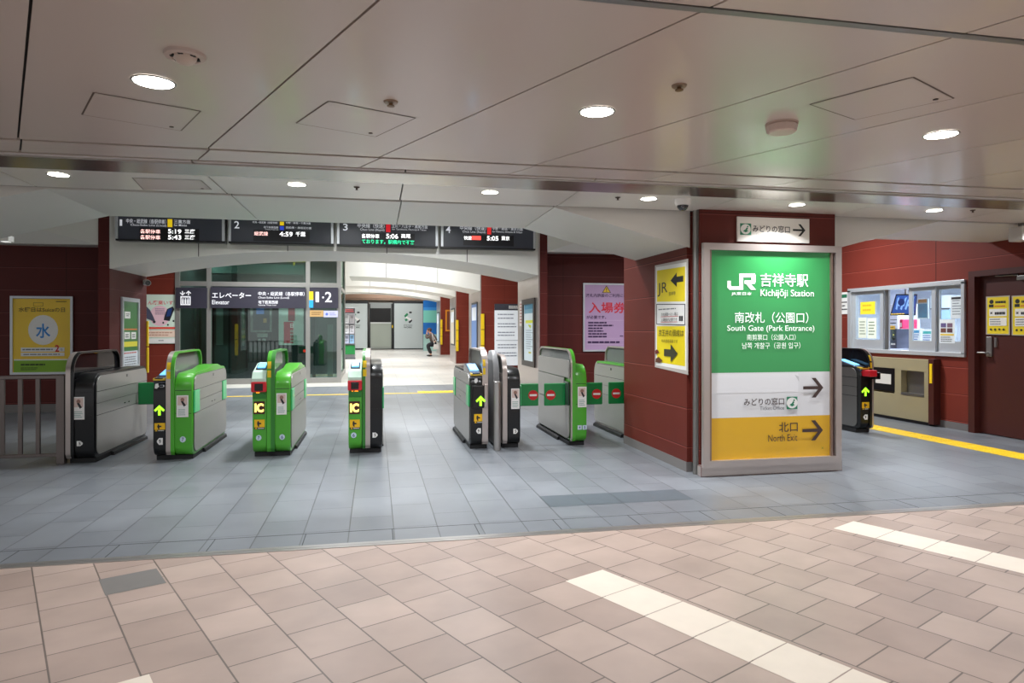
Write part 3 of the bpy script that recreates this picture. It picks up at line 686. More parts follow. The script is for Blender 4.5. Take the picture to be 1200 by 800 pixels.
# ------------------------------------------------------------------ lamps
def lamp(name, loc, power, size, parent=None, rgb=(248, 251, 255), shape='DISK', sy=None, spread=150, rot=(0, 0, 0)):
    l = bpy.data.lights.new(name, 'AREA'); l.energy = power; l.shape = shape; l.size = size
    if sy: l.size_y = sy
    l.color = lin(rgb); l.spread = math.radians(spread)
    o = bpy.data.objects.new(name, l); COL.objects.link(o)
    if parent: o.parent = parent; o.location = Vector(loc)-ORG[parent.name]
    else: o.location = loc
    o.rotation_euler = rot
    return o
def downlight(x, y, label, power, r=.088, group='recessed ceiling downlights'):
    t = thing('downlight', label, 'ceiling light', (x, y, CEIL), group)
    bm = B(); n = 36
    ro = [bm.verts.new((x+(r+.012)*math.cos(2*math.pi*i/n), y+(r+.012)*math.sin(2*math.pi*i/n), CEIL-.001)) for i in range(n)]
    rm = [bm.verts.new((x+(r+.006)*math.cos(2*math.pi*i/n), y+(r+.006)*math.sin(2*math.pi*i/n), CEIL-.007)) for i in range(n)]
    ri = [bm.verts.new((x+r*math.cos(2*math.pi*i/n), y+r*math.sin(2*math.pi*i/n), CEIL-.003)) for i in range(n)]
    for i in range(n):
        j = (i+1) % n; bm.faces.new((ro[i], ro[j], rm[j], rm[i])); bm.faces.new((rm[i], rm[j], ri[j], ri[i]))
    fin('trim_ring', bm, STEELD, t, smooth=True)
    bm = B(); cyl(bm, (x, y, CEIL-.004), (x, y, CEIL-.001), r, seg=n); fin('diffuser', bm, LAMPM, t)
    lamp('downlight_lamp', (x, y, CEIL-.012), power, r*1.8, t, spread=130)
    return t
XF = (-3.26, -1.04, 1.18, 3.37)
for x, lb in zip(XF[1:], ('large round downlight in the pinkish ceiling near the sprinkler ring, leftmost of three', 'large round downlight in the pinkish ceiling above the ticket gates, middle of three',
                          'large round downlight in the pinkish ceiling beyond the smoke detector, rightmost of three')): downlight(x, 3.5, lb, P_FRONT)
places = ('above the fence', 'left of the elevator sign', 'above the third gate', 'beside the dome camera', 'above the sign column', 'above the ticket office')
for x, lb, n in zip((-2.38, -.63, .97, 2.43, 3.93, 5.46), places, ('first', 'second', 'third', 'fourth', 'fifth', 'sixth')):
    downlight(x, 5.75, 'small round downlight behind the ceiling strip, %s of six from the left' % n, P_SECOND*(.4 if x < -2 else .85 if x < 0 else .7 if 3 < x < 4.5 else 1), .07)
lamp('downlight_lamp', (5.6, 3.5, CEIL-.012), P_FRONT, .16); lamp('downlight_lamp', (-3.26, 3.5, CEIL-.012), P_FRONT*.3, .16)
for x in (-3.26, -1.04, 1.18, 3.37, 5.6):
    for y in (1.1, -1.3): lamp('downlight_lamp', (x, y, CEIL-.012), P_FRONT*(.3 if x < -3 else 1), .16)
lamp('downlight_lamp', (7.0, 5.75, CEIL-.012), P_SECOND, .13)
for x, y, k in ((-2.4, 8.6, .2), (-.5, 8.6, 1), (1.3, 8.6, 1), (-2.4, 10.4, .2), (-.5, 10.4, 1), (1.3, 10.4, 1), (4.9, 10.2, .9), (6.7, 9.6, 1.7)): lamp('concourse_lamp', (x, y, 3.68), P_MID*k, .3)
for y, k in ((16.4, 1.2), (22.6, .9), (28.4, .9), (35.0, .5)):
    for x in (-2.6, .9): lamp('hall_lamp', (x, y, 4.05), P_HALL*k, 1.6, None, (249, 252, 255), 'RECTANGLE', .3)
for y, k in ((17.9, 1), (24.1, 1), (30.4, 1), (37.0, .5)):      # unseen lamps added to brighten the arch faces
    lamp('arch_fill_lamp', (1.0, y, 4.0), P_HALL*.26*k, 3.0, None, (249, 252, 255), 'RECTANGLE', .15, 140, (math.radians(62), 0, 0))
lamp('elevator_lamp', (-2.6, 19.9, 4.0), 55, 1.2, None, (236, 250, 244), 'RECTANGLE', .6); lamp('elevator_lamp', (-4.5, 19.6, 3.6), 14, .4, None, (236, 250, 244)); lamp('elevator_lamp', (-1.3, 19.8, 3.6), 10, .3, None, (236, 250, 244))

# ------------------------------------------------------------------ small things on the ceiling
def at_ceiling(u, v): return PZ(u, v, CEIL)
p = at_ceiling(217, 64); t = thing('sprinkler', 'round white sprinkler cover ring with slotted cup, left of the ceiling', 'sprinkler', p)
bm = B(); lathe(bm, [(.085, 0), (.082, -.012), (.06, -.016), (.052, -.006)], p); fin('cover_ring', bm, mat((196, 178, 168), .4), t, smooth=True)
bm = B(); lathe(bm, [(.05, -.004), (.045, -.02), (.03, -.038), (.012, -.042)], p); c_ = fin('cup', bm, mat((206, 190, 178), .4), t, smooth=True)
for k in range(6):
    a_ = k*math.pi/3+.4; d_ = Vector((math.cos(a_), math.sin(a_), 0)); bm = B(); q_ = p+d_*.05
    box(bm, q_+Vector((-.010, -.010, -.0165)), q_+Vector((.010, .010, -.008))); fin('slot', bm, DARK, c_)
for (u, v), lb in (((458, 119), 'small round sprinkler head beside the ceiling hatch above the platform boards'), ((796, 100), 'small brass sprinkler head between the middle downlight and smoke detector')):
    p = at_ceiling(u, v); t = thing('sprinkler', lb, 'sprinkler', p)
    bm = B(); lathe(bm, [(.038, 0), (.034, -.008), (.012, -.01)], p); fin('rosette', bm, mat((150, 128, 110), .4, .5), t, smooth=True)
    bm = B(); lathe(bm, [(.01, -.006), (.01, -.02), (.02, -.022), (.02, -.025)], p); fin('nozzle', bm, mat((120, 90, 60), .4, .6), t, smooth=True)
for (u, v), lb in (((418, 219), 'tiny dark sprinkler head behind the ceiling strip above the boards'), ((724, 231), 'tiny dark sprinkler head left of the dome camera'), ((1140, 246), 'tiny dark sprinkler head above the maroon door')):
    p = at_ceiling(u, v); bm = B(); lathe(bm, [(.026, 0), (.02, -.008), (.008, -.01), (.008, -.024), (.014, -.026)], p)
    tag(rebase(fin('sprinkler', bm, mat((90, 74, 66), .4, .5), None, smooth=True), p), lb, 'sprinkler')
p = at_ceiling(916, 145); t = thing('smoke_detector', 'beige faceted smoke detector on the ceiling above the sign column', 'smoke detector', p)
bm = B(); lathe(bm, [(.085, 0), (.082, -.012), (.088, -.014), (.08, -.048), (.07, -.054)], p, seg=10); fin('detector_cap', bm, mat((206, 184, 172), .4), t)
bm = B(); lathe(bm, [(.09, 0), (.09, -.008), (.07, -.012)], p); fin('base_plate', bm, mat((190, 168, 156), .4), t, smooth=True)
p = at_ceiling(800, 233); t = thing('dome_camera', 'white dome security camera on the ceiling left of the sign column', 'security camera', p)
bm = B(); lathe(bm, [(.075, 0), (.075, -.035), (.062, -.06)], p); fin('housing', bm, WHITE, t, smooth=True)
bm = B(); sphere(bm, p+Vector((0, 0, -.058)), .052); fin('dome', bm, mat((30, 30, 34), .12, coat=.6), t, smooth=True)
bm = B(); sphere(bm, p+Vector((-.02, -.045, -.075)), .016); fin('lens', bm, mat((90, 90, 96), .2), t, smooth=True)
def hatch(label, pxs):
    ps = [at_ceiling(u, v)+Vector((0, 0, -.001)) for u, v in pxs]; c_ = sum(ps, Vector())/4
    t = thing('access_hatch', label, 'ceiling hatch', c_)
    bm = B(); quad(bm, [q+(c_-q)*.02+Vector((0, 0, -.001)) for q in ps]); fin('hatch_panel', bm, CEILM, t)
    bm = B()
    for a_, b_ in zip(ps, ps[1:]+ps[:1]):
        d_ = (b_-a_).normalized(); n_ = Vector((-d_.y, d_.x, 0))*.0045
        quad(bm, [a_-n_, b_-n_, b_+n_, a_+n_])
    fin('joint_line', bm, mat((96, 80, 70), .6), t)
    e_ = ps[2]+(c_-ps[2])*.25; bm = B(); lathe(bm, [(.012, 0), (.012, -.004), (.006, -.005)], e_); fin('lock', bm, mat((80, 66, 58), .4, .5), t, smooth=True)
hatch('square access hatch in the pinkish ceiling below the leftmost large downlight', [(110, 108), (235, 130), (212, 153), (96, 134)])
hatch('square access hatch in the pinkish ceiling in front of the platform boards', [(385, 118), (487, 138), (440, 160), (347, 144)])
hatch('access hatch in the pinkish ceiling at right beyond the smoke detector', [(949, 122), (1070, 90), (1118, 115), (1002, 140)])
hatch('narrow access hatch in the grey ceiling behind the strip at left', [(155, 208), (235, 211), (248, 222), (168, 222)])
q = PZ(1196, 274, 2.51)
t = thing('wall_speaker', 'pale box speaker under the ceiling above the maroon door', 'speaker', q)
bm = B(); box(bm, q+Vector((-.06, -.08, -.08)), q+Vector((.1, .1, .08)), bev=.012); fin('speaker_body', bm, mat((205, 200, 190), .4), t)
bm = B(); box(bm, q+Vector((-.045, -.084, -.06)), q+Vector((.085, -.08, .06))); fin('grille', bm, mat((170, 166, 158), .5), t)
bm = B(); box(bm, q+Vector((.0, -.03, .08)), q+Vector((.04, .03, .125))); fin('bracket', bm, STEELD, t)

q = PX(7, 279.5, -3.78)
t = thing('emergency_light', 'small white light unit under the falling ceiling arch at far left', 'ceiling light', q)
bm = B(); box(bm, q+Vector((-.05, -.06, -.03)), q+Vector((.05, .06, .03)), bev=.008); fin('light_case', bm, WHITE, t)
bm = B(); box(bm, q+Vector((-.03, -.04, -.036)), q+Vector((.03, .04, -.03))); fin('light_lens', bm, mat((240, 240, 236), .3, emit=.6), t)
bm = B(); box(bm, q+Vector((-.02, -.02, .03)), q+Vector((.02, .02, .06))); fin('mount', bm, STEELD, t)

# ------------------------------------------------------------------ station sign on the column
def icon_ticket(s, bx):
    u0, v0, u1, v1 = bx; h = v1-v0; w_ = u1-u0; g_ = mat((40, 128, 92), .5)
    s.rect('ticket_icon', g_, bx); s.disc('ticket_icon', PAPER, ((u0+u1)/2, (v0+v1)/2), h*.44)
    s.poly('ticket_icon', g_, [(u0+w_*.26, v0+h*.66), (u0+w_*.5, v0+h*.5), (u0+w_*.74, v0+h*.66), (u0+w_*.5, v0+h*.78)])
    s.poly('ticket_icon', g_, [(u0+w_*.46, v0+h*.54), (u0+w_*.6, v0+h*.34), (u0+w_*.72, v0+h*.44), (u0+w_*.6, v0+h*.58)])
    s.disc('ticket_icon', g_, (u0+w_*.68, v0+h*.28), h*.07)
t = thing('station_sign', 'large green, white and yellow station sign in steel frame on the column', 'sign', (3.88, 6.1, .1))
s = Sheet(planeY(6.09))
s.frame('outer_frame', STEELW, (822, 287, 983, 544), 7, .045)
s.frame('inner_frame', mat((150, 128, 116), .3, .6), (830, 291, 974, 542), 2.2, .028)
SG = mat((52, 144, 78), .22, emit=.10, coat=.5)
WT = mat((240, 246, 240), .4, emit=.25)
s.rect('green_panel', SG, (832, 293, 972, 437)); s.rect('white_panel', mat((226, 226, 228), .4, coat=.4), (832, 436, 972, 488)); s.rect('yellow_panel', mat((224, 172, 34), .4, coat=.4), (832, 488, 972, 541))
s.rect('paper_cover', mat((232, 232, 234), .5), (832.5, 438, 935, 460)); s.poly('paper_cover', mat((196, 196, 198), .6), [(931, 439), (935.5, 441), (936, 447)])
# the two-letter company mark
s.poly('company_mark', WT, [(852, 329), (856, 329), (856, 334), (857, 335.5), (866, 335.5), (866, 321), (870.5, 321), (870.5, 339.5), (854.5, 339.5), (852, 337)])
s.poly('company_mark', WT, [(866, 320.5), (883, 320.5), (883, 325), (866, 325)]); s.poly('company_mark', WT, [(880, 320.5), (884, 320.5), (885, 323), (885, 330), (884, 332.5), (880, 332.5)])
s.poly('company_mark', WT, [(872, 328.5), (882, 328.5), (882, 332.5), (872, 332.5)]); s.poly('company_mark', WT, [(871.5, 330), (877, 330), (885.5, 339.5), (879.5, 339.5)])
s.text('lettering', WT, 'JR東日本', (856.5, 342, 880.5, 346.5), .012)
s.text('lettering', WT, '吉祥寺駅', (890.5, 320.5, 946.5, 336), .008); s.text('lettering', WT, 'Kichijōji Station', (890.5, 339, 953, 349.5), .006)
s.text('lettering', WT, '南改札（公園口）', (860.5, 365.5, 946.5, 378.5), .004); s.text('lettering', WT, 'South Gate (Park Entrance)', (851.5, 381, 953.5, 389.5), .003)
s.text('lettering', WT, '南剪票口（公園入口）', (874.5, 391.5, 931.5, 398.5)); s.text('lettering', WT, '남쪽 개찰구（공원 입구）', (869, 401, 937, 408.5))
DKT = mat((70, 52, 48), .5)
s.text('lettering', DKT, 'みどりの窓口', (871, 466, 918, 474.5), .01); s.text('lettering', GREYT, 'Ticket Office', (889.5, 475.5, 918, 480))
icon_ticket(s, (921, 464.5, 933.5, 479)); arrow(s, 'arrow', DKT, (940, 442.5, 963.5, 465.5)); arrow(s, 'arrow', DKT, (939, 492, 963, 515.5))
s.text('lettering', DKT, '北口', (911.5, 494, 933.5, 505.5), .012); s.text('lettering', DKT, 'North Exit', (899, 508.5, 933, 516.5)); s.text('lettering', GREEND, '☓', (961, 523, 963.5, 525.5))
s.done(t)
t = thing('ticket_office_sign', 'small white ticket office sign with black arrow on top of the column', 'sign', (3.9, 6.15, 2.3))
s = Sheet(planeY(6.155)); s.rect('sign_plate', mat((232, 228, 220), .35), (863, 255.5, 947, 284), th=.02); icon_ticket(s, (866, 262, 879, 275.5)); s.text('lettering', INK, 'みどりの窓口', (880.5, 264.5, 924, 272.5), .012)
s.text('lettering', mat((200, 198, 194), .5), 'Ticket Office', (884, 273.5, 908, 276)); arrow(s, 'arrow', mat((14, 14, 14), .5), (927.5, 263, 942, 277)); s.done(t)
# yellow poster on the column's left face
YP = mat((236, 212, 20), .5); CLEARP = mat((190, 182, 176), .3)
t = thing('direction_poster', 'tall yellow poster with JR lettering and two black arrows on the column', 'poster', (CX0, 6.9, 1.0))
s = Sheet(planeXl(CX0)); s.pl = Plane((CX0-.012, 0, 0), (0, -1, 0), (-1, 0, 0))
s.poly('plastic_cover', CLEARP, [(767.5, 311), (806.5, 303), (806.5, 439), (767.5, 430)])
s.poly('poster_sheet', PAPER, [(769, 313), (804.5, 307), (804.5, 434), (769, 427.5)])
s.poly('poster_sheet', YP, [(770, 317), (803, 312), (803, 353), (770, 353.5)]); s.poly('poster_sheet', YP, [(770, 382), (803, 382), (803, 429), (770, 424)])
s.shape('black_arrow', INK, [(1, .7), (.5, .7), (.5, 1), (0, .5), (.5, 0), (.5, .3), (1, .3)], (786, 319, 801, 336))
s.text('lettering', INK, 'JR', (771, 331, 782.5, 347)); s.text('lettering', INK, '吉祥寺', (784, 341.5, 792, 346))
s.poly('notice_sheet', INK, [(769.5, 356), (803.5, 356), (803.5, 381), (769.5, 380)]); s.poly('notice_sheet', PAPER, [(770.3, 357), (802.7, 357), (802.7, 380), (770.3, 379.2)])
s.bars('lettering', GREYT, (772, 360.5, 799, 363.5), 1); s.text('lettering', INK, '自由通路への入場は', (775.5, 366, 795, 370)); s.text('lettering', INK, '入場券が必要です', (775.5, 372.5, 794, 376.5))
s.rect('lettering', SIGNRED, (775, 370.4, 795.5, 371)); s.rect('lettering', SIGNRED, (775, 376.9, 794.5, 377.5))
s.new('notice_sheet')
for bx in ((796.5, 370, 798.5, 376), (799, 370, 801, 376)): s.rect('notice_sheet', INK, bx)
s.text('lettering', mat((90, 76, 20), .5), '京王井の頭線は', (772.5, 386, 802, 394), .006); s.text('lettering', mat((110, 96, 30), .5), '中央連絡通路です', (776, 397.5, 795, 401.5))
s.new('black_arrow'); s.shape('black_arrow', mat((62, 58, 40), .5), [(0, .7), (.5, .7), (.5, 1), (1, .5), (.5, 0), (.5, .3), (0, .3)], (779, 403, 795, 424))
s.poly('torn_patch', mat((110, 40, 30), .6), [(768.5, 411), (771, 409), (773.5, 413), (769, 415)]); s.poly('torn_patch', mat((90, 50, 24), .6), [(769.5, 420), (773, 418), (777.5, 422.5), (774, 425), (769, 424)])
s.done(t)

# ------------------------------------------------------------------ posters on the far walls
t = thing('admission_poster', 'purple admission ticket poster with big red characters on the red wall', 'poster', (4.6, 13.1, 1.0))
s = Sheet(planeY(13.09)); s.frame('poster_frame', ALU, (683, 332, 738.5, 411.5), 1.8, .03); s.rect('poster_sheet', mat((186, 152, 190), .45, coat=.3), (684.5, 333.5, 737, 410), th=.012)
s.poly('warning_triangle', INK, [(710.5, 334.3), (715.8, 343), (705.3, 343)]); s.poly('warning_triangle', mat((232, 190, 50), .5), [(710.5, 335.6), (714.7, 342.4), (706.4, 342.4)])
s.rect('warning_triangle', INK, (710.1, 337.3, 710.9, 340.3)); s.rect('warning_triangle', INK, (710.1, 340.9, 710.9, 341.7))
PT = mat((62, 34, 78), .5)
s.text('lettering', PT, '改札内施設のご利用には', (686.5, 344, 734.5, 348.3), .012); s.text('red_lettering', mat((214, 40, 60), .5), '入場券', (689.5, 354, 733, 367), .02)
s.text('lettering', PT, 'が必要です。', (687, 369.5, 710, 373.5), .012)
PLK = mat((206, 176, 206), .5); s.frame('text_box', PLK, (687.5, 375, 733, 396.5), .4, .0135); s.frame('text_box', PLK, (687.5, 398, 733, 403.5), .4, .0135)
s.bars('lettering', PT, (689, 376.5, 721, 396), 6, .5, .5); s.bars('lettering', PT, (726, 392.5, 731, 395), 1); s.bars('lettering', PT, (688.5, 399, 730, 402.5), 1, .6); s.done(t)
t = thing('yellow_poster', 'framed yellow poster with white circle on the dark wall behind the fence', 'poster', (-5.7, 13.1, .7))
s = Sheet(planeY(13.09)); s.frame('poster_frame', ALU, (12.5, 347, 86, 438.5), 3, .03); s.rect('poster_sheet', mat((242, 200, 18), .45, coat=.3), (15, 350, 83.5, 436), th=.01)
s.rect('green_band', mat((132, 178, 48), .5), (16.5, 422, 82.5, 436)); s.rect('green_band', PAPER, (16.5, 420.6, 82.5, 422))
s.text('lettering', mat((96, 70, 10), .5), '水曜日はSuicaの日', (22, 360, 76.5, 365.5), .016); s.frame('lettering', mat((150, 110, 10), .5), (39.5, 354.3, 51, 358.8), .5, .0115); s.bars('lettering', mat((110, 84, 10), .5), (66, 352.5, 79.5, 354.5), 1)
s.disc('white_circle', PAPER, (51, 386.5), 17.5); s.text('lettering', mat((40, 130, 205), .5), '水', (42.5, 379, 59.5, 396), .02)
s.rect('text_bar', PAPER, (25, 407, 76, 411.8)); s.rect('text_bar', PAPER, (25, 413, 76, 417)); s.bars('lettering', GREYT, (27, 408, 63, 411), 1, .5, .1); s.bars('lettering', GREYT, (28, 414, 73, 416.3), 1, .5, .1)
s.text('lettering', mat((206, 24, 40), .5), '2', (65, 404, 70, 412), .03); s.text('lettering', GREYT, '倍', (71, 408, 74, 411)); s.bars('lettering', mat((46, 66, 20), .5), (25, 425.5, 55, 428.5), 1, .6, .1); s.bars('lettering', mat((84, 116, 34), .5), (25, 430, 48, 434), 2); s.done(t)
t = thing('green_poster', 'narrow green poster in steel frame on the left pillar side', 'poster', (-4.33, 13.3, .7))
pl = planeXl(-4.325); s = Sheet(pl)
s.frame('poster_frame', ALU, (141.5, 349, 162, 432), 1.6, .03); s.rect('poster_sheet', mat((70, 128, 64), .4, coat=.4), (143, 352, 160.5, 429), th=.01)
s.rect('white_note', PAPER, (145.5, 365, 152, 373)); s.bars('white_note', INK, (147, 367, 151, 371), 2); s.rect('orange_line', mat((220, 120, 60), .5), (143.5, 385, 160, 386.5))
s.rect('white_note', PAPER, (145, 389, 151.5, 397)); s.rect('white_note', PAPER, (153, 389, 158.5, 397)); s.bars('white_note', INK, (146, 391, 151, 396), 2); s.bars('white_note', INK, (154, 391, 158, 396), 2)
s.rect('yellow_band', mat((222, 212, 60), .5), (143.5, 400, 160, 406)); s.rect('lower_sheet', mat((214, 220, 226), .5), (143.5, 411, 160.5, 429)); s.bars('lower_sheet', mat((190, 60, 50), .5), (144, 412, 159, 415), 1); s.bars('lower_sheet', GREYT, (145, 417, 159, 428), 4); s.done(t)
t = thing('stroller_poster', 'pale green stroller poster on the red wall left of the elevator', 'poster', (-5.3, 18.5, 1.1))
s = Sheet(planeY(18.49)); s.rect('poster_sheet', mat((214, 230, 214), .5), (168, 345, 205.8, 402.5), th=.012)
PKC = mat((236, 196, 206), .5); s.disc('pink_circle', PKC, (187.5, 370), 12); STB = mat((30, 60, 120), .5); STK = mat((30, 30, 40), .5)
s.text('lettering', mat((222, 80, 90), .5), 'ん廃棄いす', (173.5, 352, 203, 357), .01); s.bars('lettering', mat((150, 120, 140), .5), (182, 361, 196, 369), 4)
s.poly('stroller_picture', STK, [(196, 362), (202.5, 359), (204.5, 362), (199, 376), (192, 375), (193, 370)]); s.poly('stroller_picture', STB, [(197, 362.5), (202, 361), (200, 370), (195, 371)])
for uv in ((191.5, 378), (197, 380.5), (203.5, 376)): s.disc('stroller_picture', STK, uv, 1.1)
s.poly('stroller_picture', mat((80, 80, 100), .5), [(172, 359), (176, 363), (180, 371), (182, 376), (179, 376), (172, 373)]); s.disc('stroller_picture', STK, (181, 377), 1.6)
s.rect('red_band', mat((226, 84, 70), .5), (168, 383, 205.8, 385.5)); s.rect('text_panel', mat((240, 212, 192), .5), (169, 387, 205.4, 395)); s.bars('text_panel', mat((200, 150, 130), .5), (174, 388.5, 203, 394), 2); s.rect('text_panel', PAPER, (168, 396.5, 205.8, 402)); s.bars('text_panel', GREYT, (186, 398, 194, 400), 1); s.done(t)
t = thing('map_poster', 'tall framed area map poster on the steel pillar side behind the gates', 'poster', (3.0, 13.1, .7))
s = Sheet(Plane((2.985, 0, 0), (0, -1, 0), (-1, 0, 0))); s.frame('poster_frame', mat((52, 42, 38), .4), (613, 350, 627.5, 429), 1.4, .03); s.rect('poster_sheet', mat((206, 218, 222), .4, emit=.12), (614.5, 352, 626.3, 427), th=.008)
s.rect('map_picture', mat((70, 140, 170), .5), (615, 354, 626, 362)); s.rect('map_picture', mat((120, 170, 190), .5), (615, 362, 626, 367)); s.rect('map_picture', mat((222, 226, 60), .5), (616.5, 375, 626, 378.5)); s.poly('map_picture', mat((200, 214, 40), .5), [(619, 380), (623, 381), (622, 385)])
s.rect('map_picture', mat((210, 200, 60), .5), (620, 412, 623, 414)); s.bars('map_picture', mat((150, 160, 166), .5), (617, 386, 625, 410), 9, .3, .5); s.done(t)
t = thing('strip_notice', 'narrow pale strip notice beside the map poster on the steel pillar', 'notice', (3.0, 13.9, 1.6))
s = Sheet(Plane((2.985, 0, 0), (0, -1, 0), (-1, 0, 0))); s.rect('notice_sheet', mat((230, 220, 214), .5), (608.8, 353, 612, 382)); s.bars('notice_sheet', mat((190, 120, 110), .5), (609.3, 355, 611.7, 380), 7, .4, .1); s.done(t)
t = thing('line_guide_board', 'white platform guide board with dark header on the red hall wall', 'sign', (3.8, 19.4, .4))
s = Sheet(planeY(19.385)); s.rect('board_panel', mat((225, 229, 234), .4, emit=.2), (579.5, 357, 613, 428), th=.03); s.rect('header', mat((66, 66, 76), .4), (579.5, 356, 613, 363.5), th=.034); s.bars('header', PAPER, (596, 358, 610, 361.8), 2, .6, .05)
for v_, n_ in ((367, 1), (371.5, 1), (378, 2), (388, 2), (402.5, 2), (412, 2)): s.bars('lettering', mat((140, 144, 158), .5), (583, v_, 606, v_+3.4*n_), n_, .35, .2)
s.rect('divider', mat((170, 174, 184), .5), (581, 398.3, 612, 399)); s.rect('line_colours', mat((40, 170, 140), .5), (608, 387, 609, 395)); s.rect('line_colours', mat((236, 170, 40), .5), (608, 401, 609, 412)); s.done(t)
# yellow guards on pillar corners
def corner_guard(label, x, y, z0, z1, n):
    t = thing('corner_guard', label, 'corner guard', (x, y, z0), 'yellow corner guards'); h_ = (z1-z0)/n
    for k in range(n):
        bm = B(); box(bm, (x-.05, y-.03, z0+h_*k), (x+.05, y+.03, z0+h_*(k+1)-.02), bev=.01); fin('guard_strip', bm, YEL, t)
corner_guard('yellow corner guard strips on the left pillar edge beside the stroller poster', -4.35, 14.17, .6, 1.62, 2)
corner_guard('yellow corner guard strips at the edge of the nearest hall pier', 3.05, 19.37, .5, 1.9, 3)
corner_guard('yellow corner guard strips at the edge of the middle hall pier', 3.05, 25.57, .6, 1.8, 3)
corner_guard('yellow corner guard strips at the edge of the farthest hall pier', 3.05, 31.87, .7, 1.9, 3)
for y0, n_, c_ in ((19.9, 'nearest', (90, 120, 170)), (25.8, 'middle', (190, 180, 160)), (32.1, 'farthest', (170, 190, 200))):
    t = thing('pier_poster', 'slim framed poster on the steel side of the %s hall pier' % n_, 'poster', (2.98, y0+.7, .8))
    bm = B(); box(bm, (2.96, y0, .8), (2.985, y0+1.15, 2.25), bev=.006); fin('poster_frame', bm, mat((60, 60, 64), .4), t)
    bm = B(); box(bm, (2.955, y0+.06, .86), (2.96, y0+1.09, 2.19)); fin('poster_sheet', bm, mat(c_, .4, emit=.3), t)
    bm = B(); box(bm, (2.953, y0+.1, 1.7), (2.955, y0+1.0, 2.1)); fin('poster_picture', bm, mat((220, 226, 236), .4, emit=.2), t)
t = thing('orange_frame_sign', 'small orange framed notice on the farthest hall pier', 'notice', (3.9, 31.86, 1.2))
s = Sheet(planeY(31.86)); s.frame('notice_frame', mat((226, 140, 30), .5), (522, 363, 530, 388), 1.6, .03); s.rect('notice_sheet', mat((120, 60, 40), .5), (523, 365, 529.5, 386.5)); s.done(t)
t = thing('blue_partition', 'blue and mint striped partition beyond the piers behind the crouching person', 'partition', (2.8, 36, .3))
s = Sheet(planeY(36)); s.rect('panel', mat((30, 116, 200), .4), (496, 352, 511.5, 412), th=.05); s.rect('mint_band', mat((130, 214, 196), .4), (496, 363.5, 511.5, 378)); s.rect('white_lower', mat((176, 214, 206), .4), (496, 391.5, 511.5, 411)); s.rect('light_band', mat((60, 150, 226), .4), (496, 360, 511.5, 363.5)); s.done(t)

# ------------------------------------------------------------------ platform boards under the second arch
BD = mat((38, 40, 47), .3, emit=.35, coat=.3); LEDBG = mat((12, 12, 18), .4); TX = mat((200, 202, 208), .5, emit=.55); LW = mat((255, 255, 255), .5, emit=1.3)
LR = mat((255, 206, 200), .5, emit=1.2); LG = mat((40, 230, 160), .5, emit=1.0)
boards = [
 (134.8, 263.5, 'platform one departure board listing 5:19 and 5:43, leftmost of four', '1', (140.2, 257, 143.2, 264.5),
  [('中央・総武線（各駅停車）', (148, 256.5, 194.5, 262), TX), ('Chuo-Sobu Line (Local)', (153, 262.6, 195, 265.6), TX), ('三鷹方面', (204, 257.5, 223, 262), TX), ('for Mitaka', (204, 262.6, 219, 265), TX)],
  [((196.5, 256.8, 202, 266), (236, 200, 20))], (163.5, 267.5, 233.5, 281.5),
  [('各駅停車', (164.5, 268.6, 188, 273.6), LR), ('5:19', (197, 268.6, 212.5, 273.6), LW), ('三鷹', (216.5, 268.6, 228.5, 273.6), LW), ('各駅停車', (164.5, 275.4, 188, 280.6), LR), ('5:43', (197, 275.4, 212.5, 280.6), LW), ('三鷹', (216.5, 275.4, 228.5, 280.6), LW)]),
 (267.6, 391, 'platform two departure board listing 4:59, second of four', '2', (274.5, 259, 280.5, 267.5),
  [('中央・総武線（各駅停車）', (296, 259.3, 325.5, 262), TX), ('地下鉄東西線', (309, 265, 326, 267.6), TX), ('Subway Tozai Line', (311, 268.2, 326, 269.8), TX), ('中野・新宿・千葉方面', (335, 260, 364, 262.6), TX), ('西船橋・津田沼方面', (335, 265.6, 365, 268.2), TX)],
  [((328, 259.7, 332.8, 264), (236, 200, 20)), ((328, 265, 332.8, 269.5), (40, 70, 200))], (297, 270, 363, 283),
  [('総武線', (298, 271.2, 314, 276), LR), ('4:59', (327.5, 271.6, 343, 277), LW), ('千葉', (346.5, 271.6, 358, 277), LW)]),
 (394.7, 513.3, 'platform three departure board with green scrolling line, third of four', '3', (402, 262, 407.5, 270),
  [('中央線（快速）', (419, 262, 450.5, 267.2), TX), ('Chuo Line (Rapid)', (422, 267.8, 450.5, 271), TX), ('立川・八王子・高尾方面', (459, 263, 501, 267.4), TX), ('for Tachikawa, Hachioji & Takao', (459.5, 268, 499.5, 270.4), TX)],
  [((452.3, 262, 457.6, 272), (206, 20, 36))], (423, 273.2, 486, 287),
  [('各駅停車', (423.8, 274, 444.5, 279), LW), ('5:06', (452.5, 274, 466.5, 279.5), LW), ('高尾', (470, 274, 481, 279), LW), ('ております。駅構内で不審', (424, 280.8, 485.5, 286), LG)]),
 (516.6, 627.8, 'platform four departure board listing 5:05, rightmost of four', '4', (522.5, 264.5, 528, 273),
  [('中央線（快速）', (539, 264.8, 569.5, 269.8), TX), ('Chuo Line (Rapid)', (542, 270.4, 569, 273.4), TX), ('中野・新宿・東京方面', (577, 266, 612.5, 270), TX), ('for Nakano, Shinjuku & Tokyo', (577, 270.8, 612, 273.2), TX)],
  [((571, 265, 575.5, 274.6), (230, 40, 40))], (543, 275.6, 602, 288),
  [('快速', (543.6, 276.4, 552.6, 281), LW), ('5:05', (570.5, 276.6, 584, 281.8), LW), ('東京', (587.5, 276.6, 597, 281.6), LW)])]
BZ0, BZ1, BY = 2.895, 3.46, 12.1
